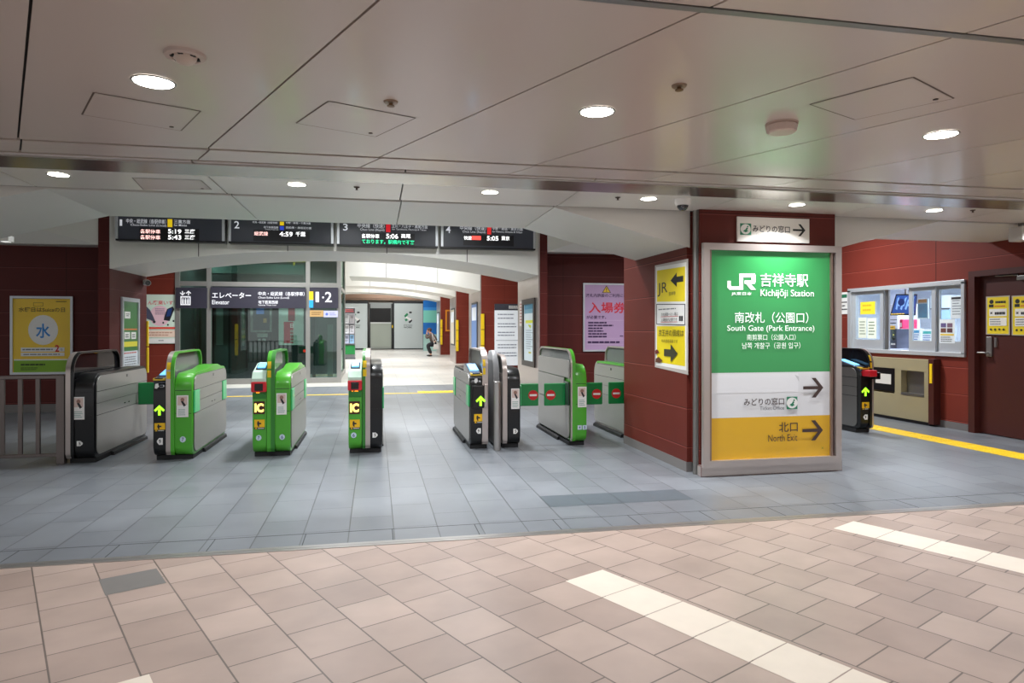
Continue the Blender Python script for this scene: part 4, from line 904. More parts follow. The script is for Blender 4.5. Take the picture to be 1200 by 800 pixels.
for u0, u1, lb, num, nbx, txts, cols, led, ltx in boards:
    x0 = PY(u0, 275, BY).x; x1 = PY(u1, 275, BY).x
    t = thing('departure_board', lb, 'departure board', ((x0+x1)/2, BY, BZ0), 'platform departure boards')
    bm = B(); box(bm, (x0, BY+.005, BZ0), (x1, BY+.19, BZ1), bev=.008); fin('board_case', bm, BLACK, t)
    for xa in (x0, x1-.045):
        bm = B(); box(bm, (xa, BY-.012, BZ0+.03), (xa+.045, BY+.006, BZ1), bev=.004); fin('end_trim', bm, ALU, t)
    s = Sheet(planeY(BY)); s.rect('screen', BD, (x0+.045, BZ0+.03, x1-.045, BZ1-.02), local=True)
    s.text('lettering', TX, num, nbx, .01)
    for tx, bx, m_ in txts: s.text('lettering', m_, tx, bx, .002)
    for bx, c_ in cols: s.rect('line_colour', mat(c_, .5, emit=.5), bx)
    s.rect('led_strip', LEDBG, led)
    if num == '4': s.rect('led_text', mat((250, 80, 70), .5, emit=1.0), (552.8, 276.4, 563.5, 281))
    for tx, bx, m_ in ltx: s.text('led_text', m_, tx, bx, .01)
    s.done(t)

# ------------------------------------------------------------------ elevator
EX0, EX1, EY = -4.96, -.92, 18.5
t = thing('elevator', 'glazed elevator enclosure with dark sign band behind the gates', 'elevator', ((EX0+EX1)/2, EY, 0))
FRM = mat((166, 164, 160), .35, .6); XM = [EX0+.03, PY(245, 400, EY).x, PY(361, 400, EY).x, EX1-.03]
for x in XM:
    bm = B(); box(bm, (x-.055, EY-.04, 0), (x+.055, EY+.08, 4.1), bev=.004); fin('mullion', bm, FRM, t)
for z0, z1 in ((2.54, 2.66), (0.0, .16), (3.9, 4.1)):
    bm = B(); box(bm, (EX0, EY-.03, z0), (EX1, EY+.07, z1), bev=.003); fin('transom', bm, FRM, t)
bm = B(); box(bm, (EX1-.09, EY+.0, 0), (EX1-.01, EY+.12, 4.1)); box(bm, (EX1-.09, EY+3.2, 0), (EX1-.01, EY+3.3, 4.1)); box(bm, (EX1-.08, EY+.1, 2.54), (EX1-.02, EY+3.2, 2.64)); box(bm, (EX1-.08, EY+.1, 0), (EX1-.02, EY+3.2, .2)); fin('side_frame', bm, FRM, t)
for a_, b_ in zip(XM, XM[1:]):
    for z0, z1 in ((.16, 2.0), (2.66, 3.9)):
        bm = B(); box(bm, (a_+.055, EY, z0), (b_-.055, EY+.012, z1)); fin('glass_pane', bm, GLASSD, t)
bm = B(); box(bm, (EX1-.055, EY+.12, .2), (EX1-.045, EY+3.2, 3.9)); fin('glass_pane', bm, GLASSD, t)
LIFT = mat((62, 74, 74), .45); LIFTD = mat((34, 42, 44), .5); LIFTG = mat((120, 140, 136), .3)
bm = B(); box(bm, (EX0, EY+3.0, 0), (EX1-.15, EY+3.1, 4.1)); box(bm, (EX0, EY+.1, 0), (EX0+.05, EY+3.0, 4.1)); fin('shaft_wall', bm, LIFT, t)
# landing doors and fittings seen through the glass
s = Sheet(planeY(EY+.9))
s.rect('landing_front', LIFTD, (246, 356, 359, 446), th=.05)
s.rect('door_leaf', mat((70, 80, 80), .4), (252, 358, 268, 444), th=.06); s.rect('door_window', LIFTG, (254, 360, 262, 404), th=.065); s.rect('door_window', LIFTG, (284, 360, 287, 405), th=.065)
s.rect('door_leaf', mat((56, 68, 68), .4), (270, 358, 288, 444), th=.06)
s.rect('control_panel', mat((52, 62, 64), .4), (290, 358, 318, 420), th=.07); s.rect('window_frame', mat((180, 184, 182), .4), (294, 358, 319, 389), th=.075); s.rect('window_view', mat((58, 70, 78), .3, emit=.15), (297, 358, 316.5, 387), th=.078); s.rect('window_view', mat((70, 110, 180), .4, emit=.3), (301, 361, 310, 368), th=.08); s.rect('window_view', mat((190, 150, 90), .4, emit=.2), (309, 373, 313, 378), th=.08)
s.rect('button_plate', mat((196, 204, 204), .4), (302, 390.5, 314, 395)); s.rect('button_plate', mat((196, 204, 204), .4), (303, 396.5, 306, 399)); s.rect('button_plate', mat((196, 204, 204), .4), (308, 396.5, 312, 399))
s.rect('white_reflection', mat((196, 214, 208), .4, emit=.2), (327, 358, 356, 404), th=.07); s.rect('poster_reflection', mat((190, 44, 56), .4, emit=.25), (333, 377, 344, 402), th=.075); s.rect('poster_reflection', mat((160, 50, 60), .4, emit=.2), (338, 358, 346, 376), th=.075); s.text('poster_reflection', mat((235, 235, 235), .4, emit=.3), '日', (340.5, 379, 344.5, 384), .03); s.bars('poster_reflection', PAPER, (340.5, 386, 345, 401), 4, .7, .05)  # poster reflections in the glass, built as red and white sheets behind it
s.done(t)
s = Sheet(planeY(EY+1.6))
s.rect('car_frame', mat((96, 112, 106), .4), (223, 356, 231, 448), th=.08); s.rect('car_frame', mat((60, 76, 66), .4), (234, 356, 237, 448), th=.1); s.rect('car_frame', mat((60, 70, 70), .4), (366, 358, 370, 448), th=.1); s.rect('car_frame', mat((90, 110, 104), .4), (384, 380, 390, 448), th=.1)
s.rect('machine_beam', mat((70, 96, 92), .4), (246, 310, 357, 321), th=.1); s.rect('machine_beam', mat((52, 58, 60), .4), (246, 323, 357, 334), th=.2); s.rect('yellow_rail', mat((190, 170, 60), .4), (310, 305, 358, 307), th=.1); s.rect('yellow_rail', mat((190, 170, 60), .4), (344, 305, 346, 312), th=.1)
s.done(t)
bm = B(); cyl(bm, PY(357, 411, EY+.8)+Vector((0, -.02, 0)), PY(357, 411, EY+.8), .04); fin('red_lamp', bm, mat((230, 40, 30), .4, emit=1.2), t)
SB = mat((52, 50, 62), .4)
t2 = thing('elevator_sign', 'long dark elevator sign band with white lettering and lift symbol', 'sign', ((EX0+EX1)/2, EY-.06, 2.0))
s = Sheet(planeY(EY-.06)); s.rect('sign_panel', SB, (206.5, 337, 243, 361), th=.04); s.rect('sign_panel', SB, (247, 337, 358.5, 361), th=.04); s.rect('sign_panel', SB, (363, 337, 396.5, 361), th=.04)
s.off = .041; TW = mat((236, 236, 240), .5, emit=.25)
s.text('lettering', TW, 'エレベーター', (249, 342.5, 294.5, 349.5), .012); s.text('lettering', TW, 'Elevator', (249, 351.5, 269, 356.5), .004)
s.text('lettering', TW, '中央・総武線（各駅停車）', (303, 341.8, 357, 346.6), .004); s.text('lettering', TW, 'Chuo-Sobu Line (Local)', (303, 347.6, 339, 350.4)); s.text('lettering', TW, '地下鉄東西線', (303, 352, 326, 356), .004); s.text('lettering', TW, 'Subway Tozai Line', (303, 356.6, 324, 358.6))
s.text('lettering', TW, '1', (370, 342, 374, 354), .0); s.disc('lettering', TW, (378.8, 348.5), 1.1); s.text('lettering', TW, '2', (381, 342, 389, 354), .012)
s.rect('line_colour', mat((240, 200, 20), .5), (362.5, 341.5, 367.3, 351.5)); s.rect('line_colour', mat((40, 160, 220), .5), (362.5, 351.5, 367.3, 360.5))
s.rect('lift_symbol', TW, (212, 347, 224, 357.5)); s.rect('lift_symbol', SB, (213.3, 348.6, 222.7, 356.2))
for u in (215, 218, 221): s.disc('lift_symbol', TW, (u, 350.2), .8); s.rect('lift_symbol', TW, (u-1, 351.2, u+1, 356))
for u, up in ((214.5, 0), (221.5, 1)):
    s.rect('lift_symbol', TW, (u-.6, 341, u+.6, 346)); v_ = 340.5 if up else 346.3; d_ = 3 if up else -3
    s.poly('lift_symbol', TW, [(u, v_), (u-3.2, v_+d_), (u-2.2, v_+d_*1.25), (u, v_+d_*.45), (u+2.2, v_+d_*1.25), (u+3.2, v_+d_)])
s.done(t2)
t2 = thing('door_notice', 'narrow tan and lilac notice on the elevator glass under the platform numbers', 'notice', (-1.4, EY-.01, 1.9))
s = Sheet(planeY(EY-.05)); s.rect('tan_notice', mat((190, 154, 100), .5), (363, 363.5, 379, 371)); s.rect('lilac_notice', mat((190, 190, 224), .5), (379.3, 364, 396, 371.5)); s.bars('tan_notice', mat((120, 90, 50), .5), (365, 365, 377, 369.5), 2); s.disc('lilac_notice', mat((90, 110, 190), .5), (383, 368), 1.6); s.bars('lilac_notice', mat((130, 130, 170), .5), (386, 366, 394, 370), 2); s.done(t2)

# ------------------------------------------------------------------ far hall: pamphlet rack, work booths, person
def fz(y): return .015*max(0, y-17.5)
RY = 29.0
x0, x1 = PY(402.5, 390, RY).x, PY(416, 390, RY).x
t = thing('pamphlet_rack', 'tall pamphlet rack with green base beside the elevator', 'rack', ((x0+x1)/2, RY, fz(RY)))
zt = PY(410, 360, RY).z; zb = fz(RY)
bm = B(); box(bm, (x0, RY+.1, zb+.06), (x1, RY+.4, zt), bev=.01); fin('rack_back', bm, mat((150, 150, 152), .5), t)
bm = B(); box(bm, (x0-.01, RY-.02, zb), (x1+.01, RY+.4, zb+.06)); fin('foot', bm, mat((90, 94, 98), .5), t)
s = Sheet(planeY(RY)); s.rect('green_base', mat((24, 130, 60), .5), (403, 404.5, 416, 415), th=.02); s.rect('header', mat((70, 64, 66), .5), (403, 361, 416, 367), th=.02); s.bars('header', mat((180, 70, 70), .5), (404, 362, 415, 366), 2); s.done(t)
for k, v_ in enumerate((379, 391, 402.5)):
    bm = B(); q0 = PY(403, v_, RY); q1 = PY(416, v_, RY); box(bm, (q0.x, RY-.04, q0.z-.02), (q1.x, RY+.1, q0.z+.008)); fin('shelf', bm, mat((130, 130, 134), .5), t)
names = ('grey pamphlet stack in the rack, top row left', 'grey pamphlet stack in the rack, top row right', 'white pamphlet stack in the rack, middle row left', 'white pamphlet stack in the rack, middle row right', 'pale blue pamphlet stack in the rack, bottom row left', 'blue-white pamphlet stack in the rack, bottom row right')
cl = ((176, 176, 176), (150, 146, 148), (222, 222, 226), (206, 206, 214), (200, 206, 232), (150, 196, 236))
for k in range(6):
    r_, c_ = divmod(k, 2); u0 = 403.8+6*c_; v1 = (379, 391, 402.5)[r_]-.3; v0 = v1-10
    tt = thing('pamphlet', names[k], 'pamphlets', PY(u0, v1, RY+.02), 'pamphlet stacks in the rack')
    s = Sheet(planeY(RY+.04)); s.rect('cover', mat(cl[k], .5), (u0, v0, u0+5, v1), th=.03); s.rect('cover_picture', mat(tuple(int(x*.7) for x in cl[k]), .5), (u0+.8, v0+1, u0+4.2, v0+4.5)); s.bars('cover_picture', GREYT, (u0+.8, v0+5.4, u0+4.2, v0+8.5), 2); s.done(tt)
BYD = 37.7; bz = fz(BYD)
def booth(label, u0, u1, logo_u):
    a_ = PY(u0, 385, BYD).x; b_ = PY(u1, 385, BYD).x; zt = PY(460, 353, BYD).z
    t = thing('work_booth', label, 'work booth', ((a_+b_)/2, BYD, bz))
    bm = B(); box(bm, (a_, BYD+.02, bz), (b_, BYD+1.2, zt), bev=.02); fin('booth_shell', bm, mat((44, 46, 48), .5), t)
    s = Sheet(planeY(BYD)); s.rect('panel', mat((196, 204, 202), .5), (u0+1, 355.5, u1-1, 408), th=.03)
    if logo_u:
        G1 = mat((20, 130, 80), .5); u = logo_u; s.off = .032
        for m_, ps in ((G1, [(473.5, 370), (477, 366.5), (478.5, 368.5), (475, 372)]), (INK, [(479.5, 365), (482.5, 365), (482.5, 367), (479.5, 367)]), (PAPER, [(475, 372), (476.5, 370.5), (482.5, 374), (481, 376)]),
                       (G1, [(474, 374), (476.5, 373), (478, 375), (475.5, 376.5)]), (INK, [(478.5, 377), (482.5, 374), (483, 376), (480, 378.8)])):
            s.poly('booth_logo', m_, [(p_[0]-478+u, p_[1]) for p_ in ps])
        s.text('lettering', mat((110, 116, 116), .5), 'STATION', (u-5, 380, u+5, 381.8), .02); s.text('lettering', mat((70, 76, 76), .5), 'WORK', (u-5, 382.4, u+5, 384.4), .03)
    s.done(t); return t
booth('grey work booth with logo half hidden behind the pamphlet rack', 398, 431.5, 417)
booth('grey work booth with green and black S shaped logo beside blue partition', 461, 496.5, 478)
t = thing('booth_doorway', 'glazed doorway with dark screen between the two grey booths', 'door', (.35, 37.8, bz))
s = Sheet(planeY(37.8)); s.rect('glass_door', mat((150, 154, 146), .3), (432.6, 355, 460.4, 408.5), th=.02); s.rect('dark_screen', mat((12, 12, 14), .3), (434, 361, 458, 377.5), th=.04); s.rect('top_bar', mat((150, 154, 152), .4), (432.6, 354.5, 460.4, 361), th=.05); s.rect('door_bar', mat((210, 212, 208), .4), (434, 377.5, 459, 379), th=.06); s.rect('lower_glass', mat((160, 166, 154), .3), (434, 379, 459, 406), th=.03)
s.rect('door_post', mat((40, 42, 44), .4), (432.6, 356, 434, 408.5), th=.07); s.rect('door_post', mat((40, 42, 44), .4), (458.5, 356, 460.4, 408.5), th=.07); s.rect('yellow_handle', YEL, (459.3, 381, 460.5, 384), th=.09); s.done(t)

# the person crouching by the far pier
def skin(name, verts, edges, radii, m, parent, root=0, sub=1):
    bm = B(); lay = bm.verts.layers.skin.verify()
    vs = [bm.verts.new(v) for v in verts]
    for a_, b_ in edges: bm.edges.new((vs[a_], vs[b_]))
    for i, v in enumerate(vs):
        r_ = radii[i]; v[lay].radius = (r_, r_) if not isinstance(r_, tuple) else r_; v[lay].use_root = (i == root)
    me = bpy.data.meshes.new(name); bm.to_mesh(me); bm.free()
    o = bpy.data.objects.new('tmp', me); COL.objects.link(o)
    o.modifiers.new('s', 'SKIN').use_smooth_shade = True; ss = o.modifiers.new('u', 'SUBSURF'); ss.levels = sub; ss.render_levels = sub
    m2 = bpy.data.meshes.new_from_object(o.evaluated_get(bpy.context.evaluated_depsgraph_get()))
    bpy.data.objects.remove(o); bpy.data.meshes.remove(me)
    b2 = B(); b2.from_mesh(m2); bpy.data.meshes.remove(m2)
    return fin(name, b2, m, parent, smooth=True)
PB = PZ(505, 417, .2); PB.y = 30.7; PB.x = PY(505, 417, 30.7).x; PB.z = fz(30.7)
t = thing('person', 'person crouching in dark trousers and brown jacket with hands raised to face', 'person', PB)
def W(x, y, z): return PB+Vector((x, y, z))
def bodyskel():
    V = [W(.16, 0, .58), W(.12, 0, .74), W(.04, 0, .92), W(-.02, 0, 1.03), W(-.06, 0, 1.09), W(-.085, 0, 1.16), W(-.09, 0, 1.22)]
    R = [.13, .125, .14, .075, .05, .085, .07]; E = [(i, i+1) for i in range(6)]
    for s_ in (-1, 1):
        b_ = len(V); V += [W(.14, .1*s_, .56), W(-.16, .13*s_, .5), W(.0, .11*s_, .10), W(-.02, .11*s_, .04), W(-.15, .12*s_, .03)]
        R += [.095, .065, .042, .042, .03]; E += [(0, b_), (b_, b_+1), (b_+1, b_+2), (b_+2, b_+3), (b_+3, b_+4)]
        b_ = len(V); V += [W(.0, .17*s_, .97), W(-.2, .2*s_, .82), W(-.18, .09*s_, 1.04), W(-.175, .07*s_, 1.1)]
        R += [.06, .042, .03, .028]; E += [(2, b_), (b_, b_+1), (b_+1, b_+2), (b_+2, b_+3)]
        h_ = b_+3
        for k, (dy, L) in enumerate(((.028, .06), (.01, .075), (-.008, .08), (-.026, .072), (.045, .045))):
            c_ = len(V); V += [W(-.178, (.07+dy)*s_, 1.12 if k < 4 else 1.09), W(-.165, (.065+dy)*s_, 1.12+L if k < 4 else 1.13)]
            R += [.009, .008]; E += [(h_, c_), (c_, c_+1)]
    return V, E, R
V, E_, R = bodyskel(); SKINC = mat((200, 150, 122), .6)
skin('body', V, E_, R, SKINC, t)
JK = mat((98, 84, 78), .8, noise=.4, nscale=20); TR = mat((24, 24, 30), .8)
J = [W(.15, 0, .64), W(.12, 0, .76), W(.04, 0, .92), W(-.02, 0, 1.02)]; JE = [(0, 1), (1, 2), (2, 3)]; JR = [.19, .19, .21, .11]
for s_ in (-1, 1):
    b_ = len(J); J += [W(.0, .18*s_, .97), W(-.2, .2*s_, .82), W(-.182, .1*s_, 1.02)]; JR += [.095, .075, .055]; JE += [(2, b_), (b_, b_+1), (b_+1, b_+2)]
skin('jacket', J, JE, JR, JK, t)
J = [W(.16, 0, .58), W(.14, 0, .66)]; JE = [(0, 1)]; JR = [.18, .17]
for s_ in (-1, 1):
    b_ = len(J); J += [W(.14, .1*s_, .56), W(-.16, .13*s_, .5), W(.0, .11*s_, .11)]; JR += [.14, .10, .07]; JE += [(0, b_), (b_, b_+1), (b_+1, b_+2)]
skin('trousers', J, JE, JR, TR, t)
for s_ in (-1, 1):
    bm = B(); sphere(bm, W(-.07, .115*s_, .04), .05, (2.5, 1, .75)); fin('shoe', bm, BLACK, t, smooth=True)
bm = B(); sphere(bm, W(-.07, 0, 1.2), .105, (1.05, .95, .92)); 
for v in [v for v in bm.verts if v.co.x < PB.x-.13 and v.co.z < PB.z+1.2]: v.co.x = PB.x-.12
fin('hair', bm, mat((84, 60, 52), .8), t, smooth=True)
bm = B(); sphere(bm, W(-.18, 0, 1.155), .016, (1, .8, 1.2), seg=8); fin('nose', bm, SKINC, t, smooth=True)
for s_ in (-1, 1):
    bm = B(); sphere(bm, W(-.165, .035*s_, 1.175), .011, seg=8); fin('eye', bm, INK, t, smooth=True)
    bm = B(); sphere(bm, W(-.08, .09*s_, 1.15), .025, (.6, .4, 1), seg=8); fin('ear', bm, SKINC, t, smooth=True)
bm = B(); box(bm, W(-.172, -.025, 1.11), W(-.16, .025, 1.118)); fin('mouth', bm, mat((150, 80, 76), .6), t)
hb = thing('handbag', 'pale shoulder bag hanging at the side of the crouching person', 'bag', W(.2, -.24, .38))
bm = B(); prism(bm, [(PB.x+.05, PB.z+.32), (PB.x+.33, PB.z+.34), (PB.x+.30, PB.z+.56), (PB.x+.1, PB.z+.56)], 'y', PB.y-.53, PB.y-.42, bev=.02); fin('bag_body', bm, mat((196, 190, 184), .7), hb, smooth=True)
bm = B(); 
for a_, b_ in ((W(.12, -.475, .55), W(.05, -.3, .85)), (W(.28, -.475, .55), W(.1, -.28, .88)), (W(.05, -.3, .85), W(.02, -.23, 1.04)), (W(.1, -.28, .88), W(.03, -.22, 1.04))): cyl(bm, a_, b_, .012, seg=8)
fin('strap', bm, mat((190, 184, 178), .7), hb)

# ------------------------------------------------------------------ fence on the left
FENCE = mat((128, 118, 114), .34, .8, noise=.06, nscale=3)
t = thing('fence', 'low stainless steel barrier of upright bars beside the leftmost ticket gate', 'fence', (-4.4, 8.1, 0))
bm = B(); box(bm, (-3.345, 8.02, 0), (-3.265, 8.1, .95), bev=.006); fin('post', bm, FENCE, t)
bm = B(); box(bm, (-5.6, 8.03, .915), (-3.345, 8.09, .95), bev=.004); fin('top_rail', bm, FENCE, t)
bm = B(); box(bm, (-5.6, 8.04, .08), (-3.345, 8.08, .115), bev=.004); fin('bottom_rail', bm, FENCE, t)
x = -3.53
while x > -5.5:
    bm = B(); box(bm, (x-.02, 8.045, .115), (x+.02, 8.075, .915), bev=.003); fin('bar', bm, FENCE, t); x -= .168
# security camera on the left pillar
t = thing('bullet_camera', 'small white security camera on the left pillar above the green poster', 'security camera', (-4.3, 13.9, 2.32))
bm = B(); cyl(bm, (-4.33, 14.0, 2.33), (-4.24, 13.96, 2.33), .05, seg=16); cyl(bm, (-4.26, 13.96, 2.33), (-4.2, 13.8, 2.31), .055, seg=18); fin('camera_body', bm, WHITE, t, smooth=True)
bm = B(); cyl(bm, (-4.2, 13.8, 2.31), (-4.195, 13.785, 2.31), .046, seg=18); fin('lens', bm, SENSOR, t)

# ------------------------------------------------------------------ ticket office: room, window, counter, things inside
bm = B()
OX0, OX1, OY0, OY1 = 8.34, 11.2, 7.4, 12.6
box(bm, (OX0, OY0, 0), (OX1, OY1, .05)); box(bm, (OX0, OY0, 2.75), (OX1, OY1, 2.85)); box(bm, (OX1, OY0, 0), (OX1+.1, OY1, 2.8)); box(bm, (OX0, OY0-.1, 0), (OX1, OY0, 2.8)); box(bm, (OX0, OY1, 0), (OX1, OY1+.1, 2.8))
fin('wall_office', bm, mat((214, 220, 230), .6), kind='structure')
lamp('office_lamp', (9.6, 9.6, 2.72), P_OFFICE, .5, None, (240, 246, 255), 'RECTANGLE', 2.6); 
w1 = bpy.data.objects.new('window_1', None); COL.objects.link(w1); w1.location = (8.2, 9.28, WZ0); w1['kind'] = 'structure'; ORG['window_1'] = Vector((8.2, 9.28, WZ0))
bm = B()
for q in ((WY0-.03, WY1+.03, WZ1-.035, WZ1+.03), (WY0-.03, WY1+.03, WZ0-.04, WZ0+.02)): box(bm, (8.165, q[0], q[2]), (8.32, q[1], q[3]), bev=.004)
for q in ((WY0-.03, WY0+.03), (WY1-.05, WY1+.03)): box(bm, (8.165, q[0], WZ0), (8.32, q[1], WZ1), bev=.004)
fin('window_frame', bm, ALU, w1)
def wy(u): return PX(u, 375, 8.2).y
def sash(u0, u1, x, glazed=True, rail=.16):
    a_, b_ = wy(u1), wy(u0)
    bm = B(); box(bm, (x, a_, WZ0+.02), (x+.03, b_, WZ0+.02+rail)); box(bm, (x, a_, WZ1-.09), (x+.03, b_, WZ1-.035)); box(bm, (x, a_, WZ0+.02+rail), (x+.03, a_+.07, WZ1-.09)); box(bm, (x, b_-.07, WZ0+.02+rail), (x+.03, b_, WZ1-.09))
    sf = fin('sash', bm, mat((186, 190, 194), .4, .4), w1)
    bm = B(); box(bm, (x+.012, a_+.07, WZ0+.02+rail), (x+.018, b_-.07, WZ1-.09)); fin('window_pane', bm, GLASSC, sf)
    return sf
sash(998.5, 1034, 8.215); sash(1064, 1095, 8.215); sash(1093, 1129.5, 8.255)
bm = B(); box(bm, (8.255, wy(1038), WZ0+.02), (8.285, wy(1033.5), WZ1-.035)); fin('meeting_stile', bm, STEELD, w1)
def sheet_on(label, name, cat, x, bx, build, group=None):
    pl = Plane((x, 0, 0), (0, -1, 0), (-1, 0, 0)); y_, z_ = pl.loc((bx[0]+bx[2])/2, bx[3])
    tt = thing(name, label, cat, (x, -y_, z_), group); s = Sheet(pl); build(s, bx); s.done(tt); return tt
def note(c_, bc, n, fill=.4):
    def f(s, bx):
        u0, v0, u1, v1 = bx; s.rect('sheet', mat(c_, .5), bx); s.bars('print', mat(bc, .5), (u0+(u1-u0)*.15, v0+(v1-v0)*.15, u1-(u1-u0)*.12, v1-(v1-v0)*.12), n, fill)
    return f
sheet_on('yellow notice taped inside the leftmost office window pane', 'paper_notice', 'notice', 8.213, (1008.3, 353.5, 1025.5, 368), note((240, 216, 50), (210, 170, 40), 2))
sheet_on('white notice in the leftmost office window pane, left of a pair below the yellow one', 'paper_notice', 'notice', 8.213, (1006, 372, 1015.5, 396), note((226, 230, 214), (140, 150, 130), 5))
sheet_on('white notice in the leftmost office window pane, right of a pair below the yellow one', 'paper_notice', 'notice', 8.213, (1016.5, 372.5, 1027, 396.5), note((230, 234, 220), (110, 130, 100), 5))
def n4(s, bx):
    note((216, 222, 226), (120, 128, 134), 6, .35)(s, bx); s.rect('print', INK, (bx[0]+1, bx[1]+1, bx[2]-1, bx[1]+3.5))
sheet_on('pale notice with black heading in the rightmost office window pane', 'paper_notice', 'notice', 8.253, (1114, 347, 1128, 373), n4)
def n5(s, bx):
    u0, v0, u1, v1 = bx; s.rect('sheet', mat((222, 228, 232), .5), bx)
    for r_ in range(2):
        for c_ in range(2): s.rect('picture', mat(((96, 84, 130), (120, 92, 110), (110, 70, 60), (90, 60, 64))[r_*2+c_], .5), (u0+1.5+7.5*c_, v0+4.5+6*r_, u0+7.8+7.5*c_, v0+9.5+6*r_))
    s.rect('yellow_line', mat((220, 190, 70), .5), (u0+1, v0+17, u1-1, v0+19)); s.bars('print', GREYT, (u0+1.5, v0+20, u1-1.5, v1-1), 3)
sheet_on('white sheet with four dark pictures low in the rightmost office window pane', 'paper_notice', 'notice', 8.253, (1101, 374, 1119, 402), n5)
def rn(s, bx):
    u0, v0, u1, v1 = bx; s.rect('sheet', mat((226, 224, 220), .5), bx); s.rect('heading', mat((40, 110, 80), .5), (u0+1.5, v0+2.5, u1-1.5, v0+6.5)); s.bars('print', INK, (u0+1.5, v0+10, u1-1, v1-3), 3, .35)
sheet_on('white notice with green heading on the red wall left of the office window', 'paper_notice', 'notice', 8.19, (981, 342.5, 994, 368), rn)
def dn(s, bx):
    u0, v0, u1, v1 = bx; w_ = u1-u0; h = v1-v0; s.poly('clear_sleeve', mat((176, 168, 160), .35), [(u0-1.5, v0-.5), (u1+1.5, v0-2), (u1+1.5, v1+1.5), (u0-1.5, v1+.8)])
    s.rect('sheet', mat((232, 206, 40), .45), bx); s.disc('picture', INK, (u0+w_*.2, v0+h*.13), w_*.1); s.rect('picture', INK, (u0+w_*.08, v0+h*.2, u0+w_*.3, v0+h*.28)); s.bars('print', INK, (u0+w_*.38, v0+h*.08, u1-w_*.08, v0+h*.2), 1, .5, .1); s.bars('print', mat((200, 80, 40), .5), (u0+w_*.34, v0+h*.22, u1-w_*.1, v0+h*.28), 1)
    s.rect('white_box', PAPER, (u0+w_*.1, v0+h*.32, u1-w_*.08, v0+h*.52)); s.text('picture', INK, '×', (u0+w_*.14, v0+h*.4, u0+w_*.26, v0+h*.47), .04); s.bars('print', INK, (u0+w_*.36, v0+h*.38, u1-w_*.14, v0+h*.5), 1, .6)
    s.rect('white_box', PAPER, (u0+w_*.1, v0+h*.56, u1-w_*.08, v0+h*.78)); s.bars('print', GREYT, (u0+w_*.14, v0+h*.58, u1-w_*.3, v0+h*.77), 3)
    for k in range(4): s.disc('picture', INK, (u0+w_*(.18+.2*k), v0+h*.88), w_*.05)
sheet_on('yellow warning notice in clear sleeve on the maroon door, nearer the handle', 'door_notice', 'notice', 8.225, (1157, 348, 1182, 391), dn)
sheet_on('yellow warning notice in clear sleeve on the maroon door, cut by the picture edge', 'door_notice', 'notice', 8.225, (1187, 347, 1214, 392), dn)
# stainless counter front under the window
t = thing('counter_cabinet', 'stainless steel counter front with recessed niche under the office window', 'counter', (8.15, 9.3, 0))
cy0, cy1 = PX(1088, 460, 8.08).y, PX(1016, 460, 8.08).y
bm = B(); box(bm, (8.08, cy0, .05), (8.2, cy1, .42), bev=.004); box(bm, (8.08, cy0, .80), (8.2, cy1, .985), bev=.004); na, nb = PX(1083, 445, 8.08).y, PX(1056, 445, 8.08).y; pa, pb = PX(1048, 445, 8.08).y, PX(1024, 445, 8.08).y
box(bm, (8.08, cy0, .42), (8.2, na, .80)); box(bm, (8.08, nb, .42), (8.2, pa, .80)); box(bm, (8.08, pb, .42), (8.2, cy1, .80)); box(bm, (8.19, cy0, .42), (8.2, cy1, .80))
fin('front_panel', bm, mat((176, 165, 132), .36, .35, noise=.08, nscale=2), t)
bm = B(); box(bm, (8.075, na, .42), (8.19, nb, .455)); box(bm, (8.185, na, .455), (8.19, nb, .80)); fin('niche', bm, STEELD, t)
bm = B(); box(bm, (8.074, pa-.01, .45), (8.10, pb+.01, .82)); fin('display_frame', bm, mat((14, 14, 15), .3), t)
bm = B(); box(bm, (8.071, pa+.06, .56), (8.075, pb-.05, .72)); fin('display_paper', bm, mat((210, 206, 200), .5), t)
bm = B(); box(bm, (8.075, cy0-.10, .03), (8.2, cy0, 1.0), bev=.004); fin('end_panel', bm, MAROON, t)
bm = B(); box(bm, (8.067, cy0-.075, .64), (8.075, cy0-.03, .93)); fin('yellow_strip', bm, YEL, t)
bm = B(); box(bm, (8.10, cy0, 0), (8.2, cy1, .05)); fin('toe_kick', bm, BLACK, t)
# inside the office
def solid(name, label, cat, X, bx, depth, m, extra=None, group=None):
    pl = Plane((X, 0, 0), (0, -1, 0), (-1, 0, 0)); u0, v0, u1, v1 = bx; um, vm = (u0+u1)/2, (v0+v1)/2
    a_ = -pl.loc(u1, vm)[0]; b_ = -pl.loc(u0, vm)[0]; c_ = pl.loc(um, v1)[1]; d_ = pl.loc(um, v0)[1]
    tt = thing(name, label, cat, (X+depth/2, (a_+b_)/2, c_), group)
    bm = B(); box(bm, (X, a_, c_), (X+depth, b_, d_), bev=.006); fin('case', bm, m, tt); 
    if extra: s = Sheet(Plane((X-.001, 0, 0), (0, -1, 0), (-1, 0, 0))); extra(s, bx); s.done(tt)
    return tt, a_, b_, c_, d_
bm = B(); box(bm, (8.37, 7.6, .95), (9.1, 12.4, .99)); box(bm, (8.42, 7.6, .05), (9.05, 12.4, .95)); tag(rebase(fin('office_desk', bm, mat((200, 206, 212), .4)), (8.7, 10, .05)), 'pale office worktop running behind the ticket window', 'desk')
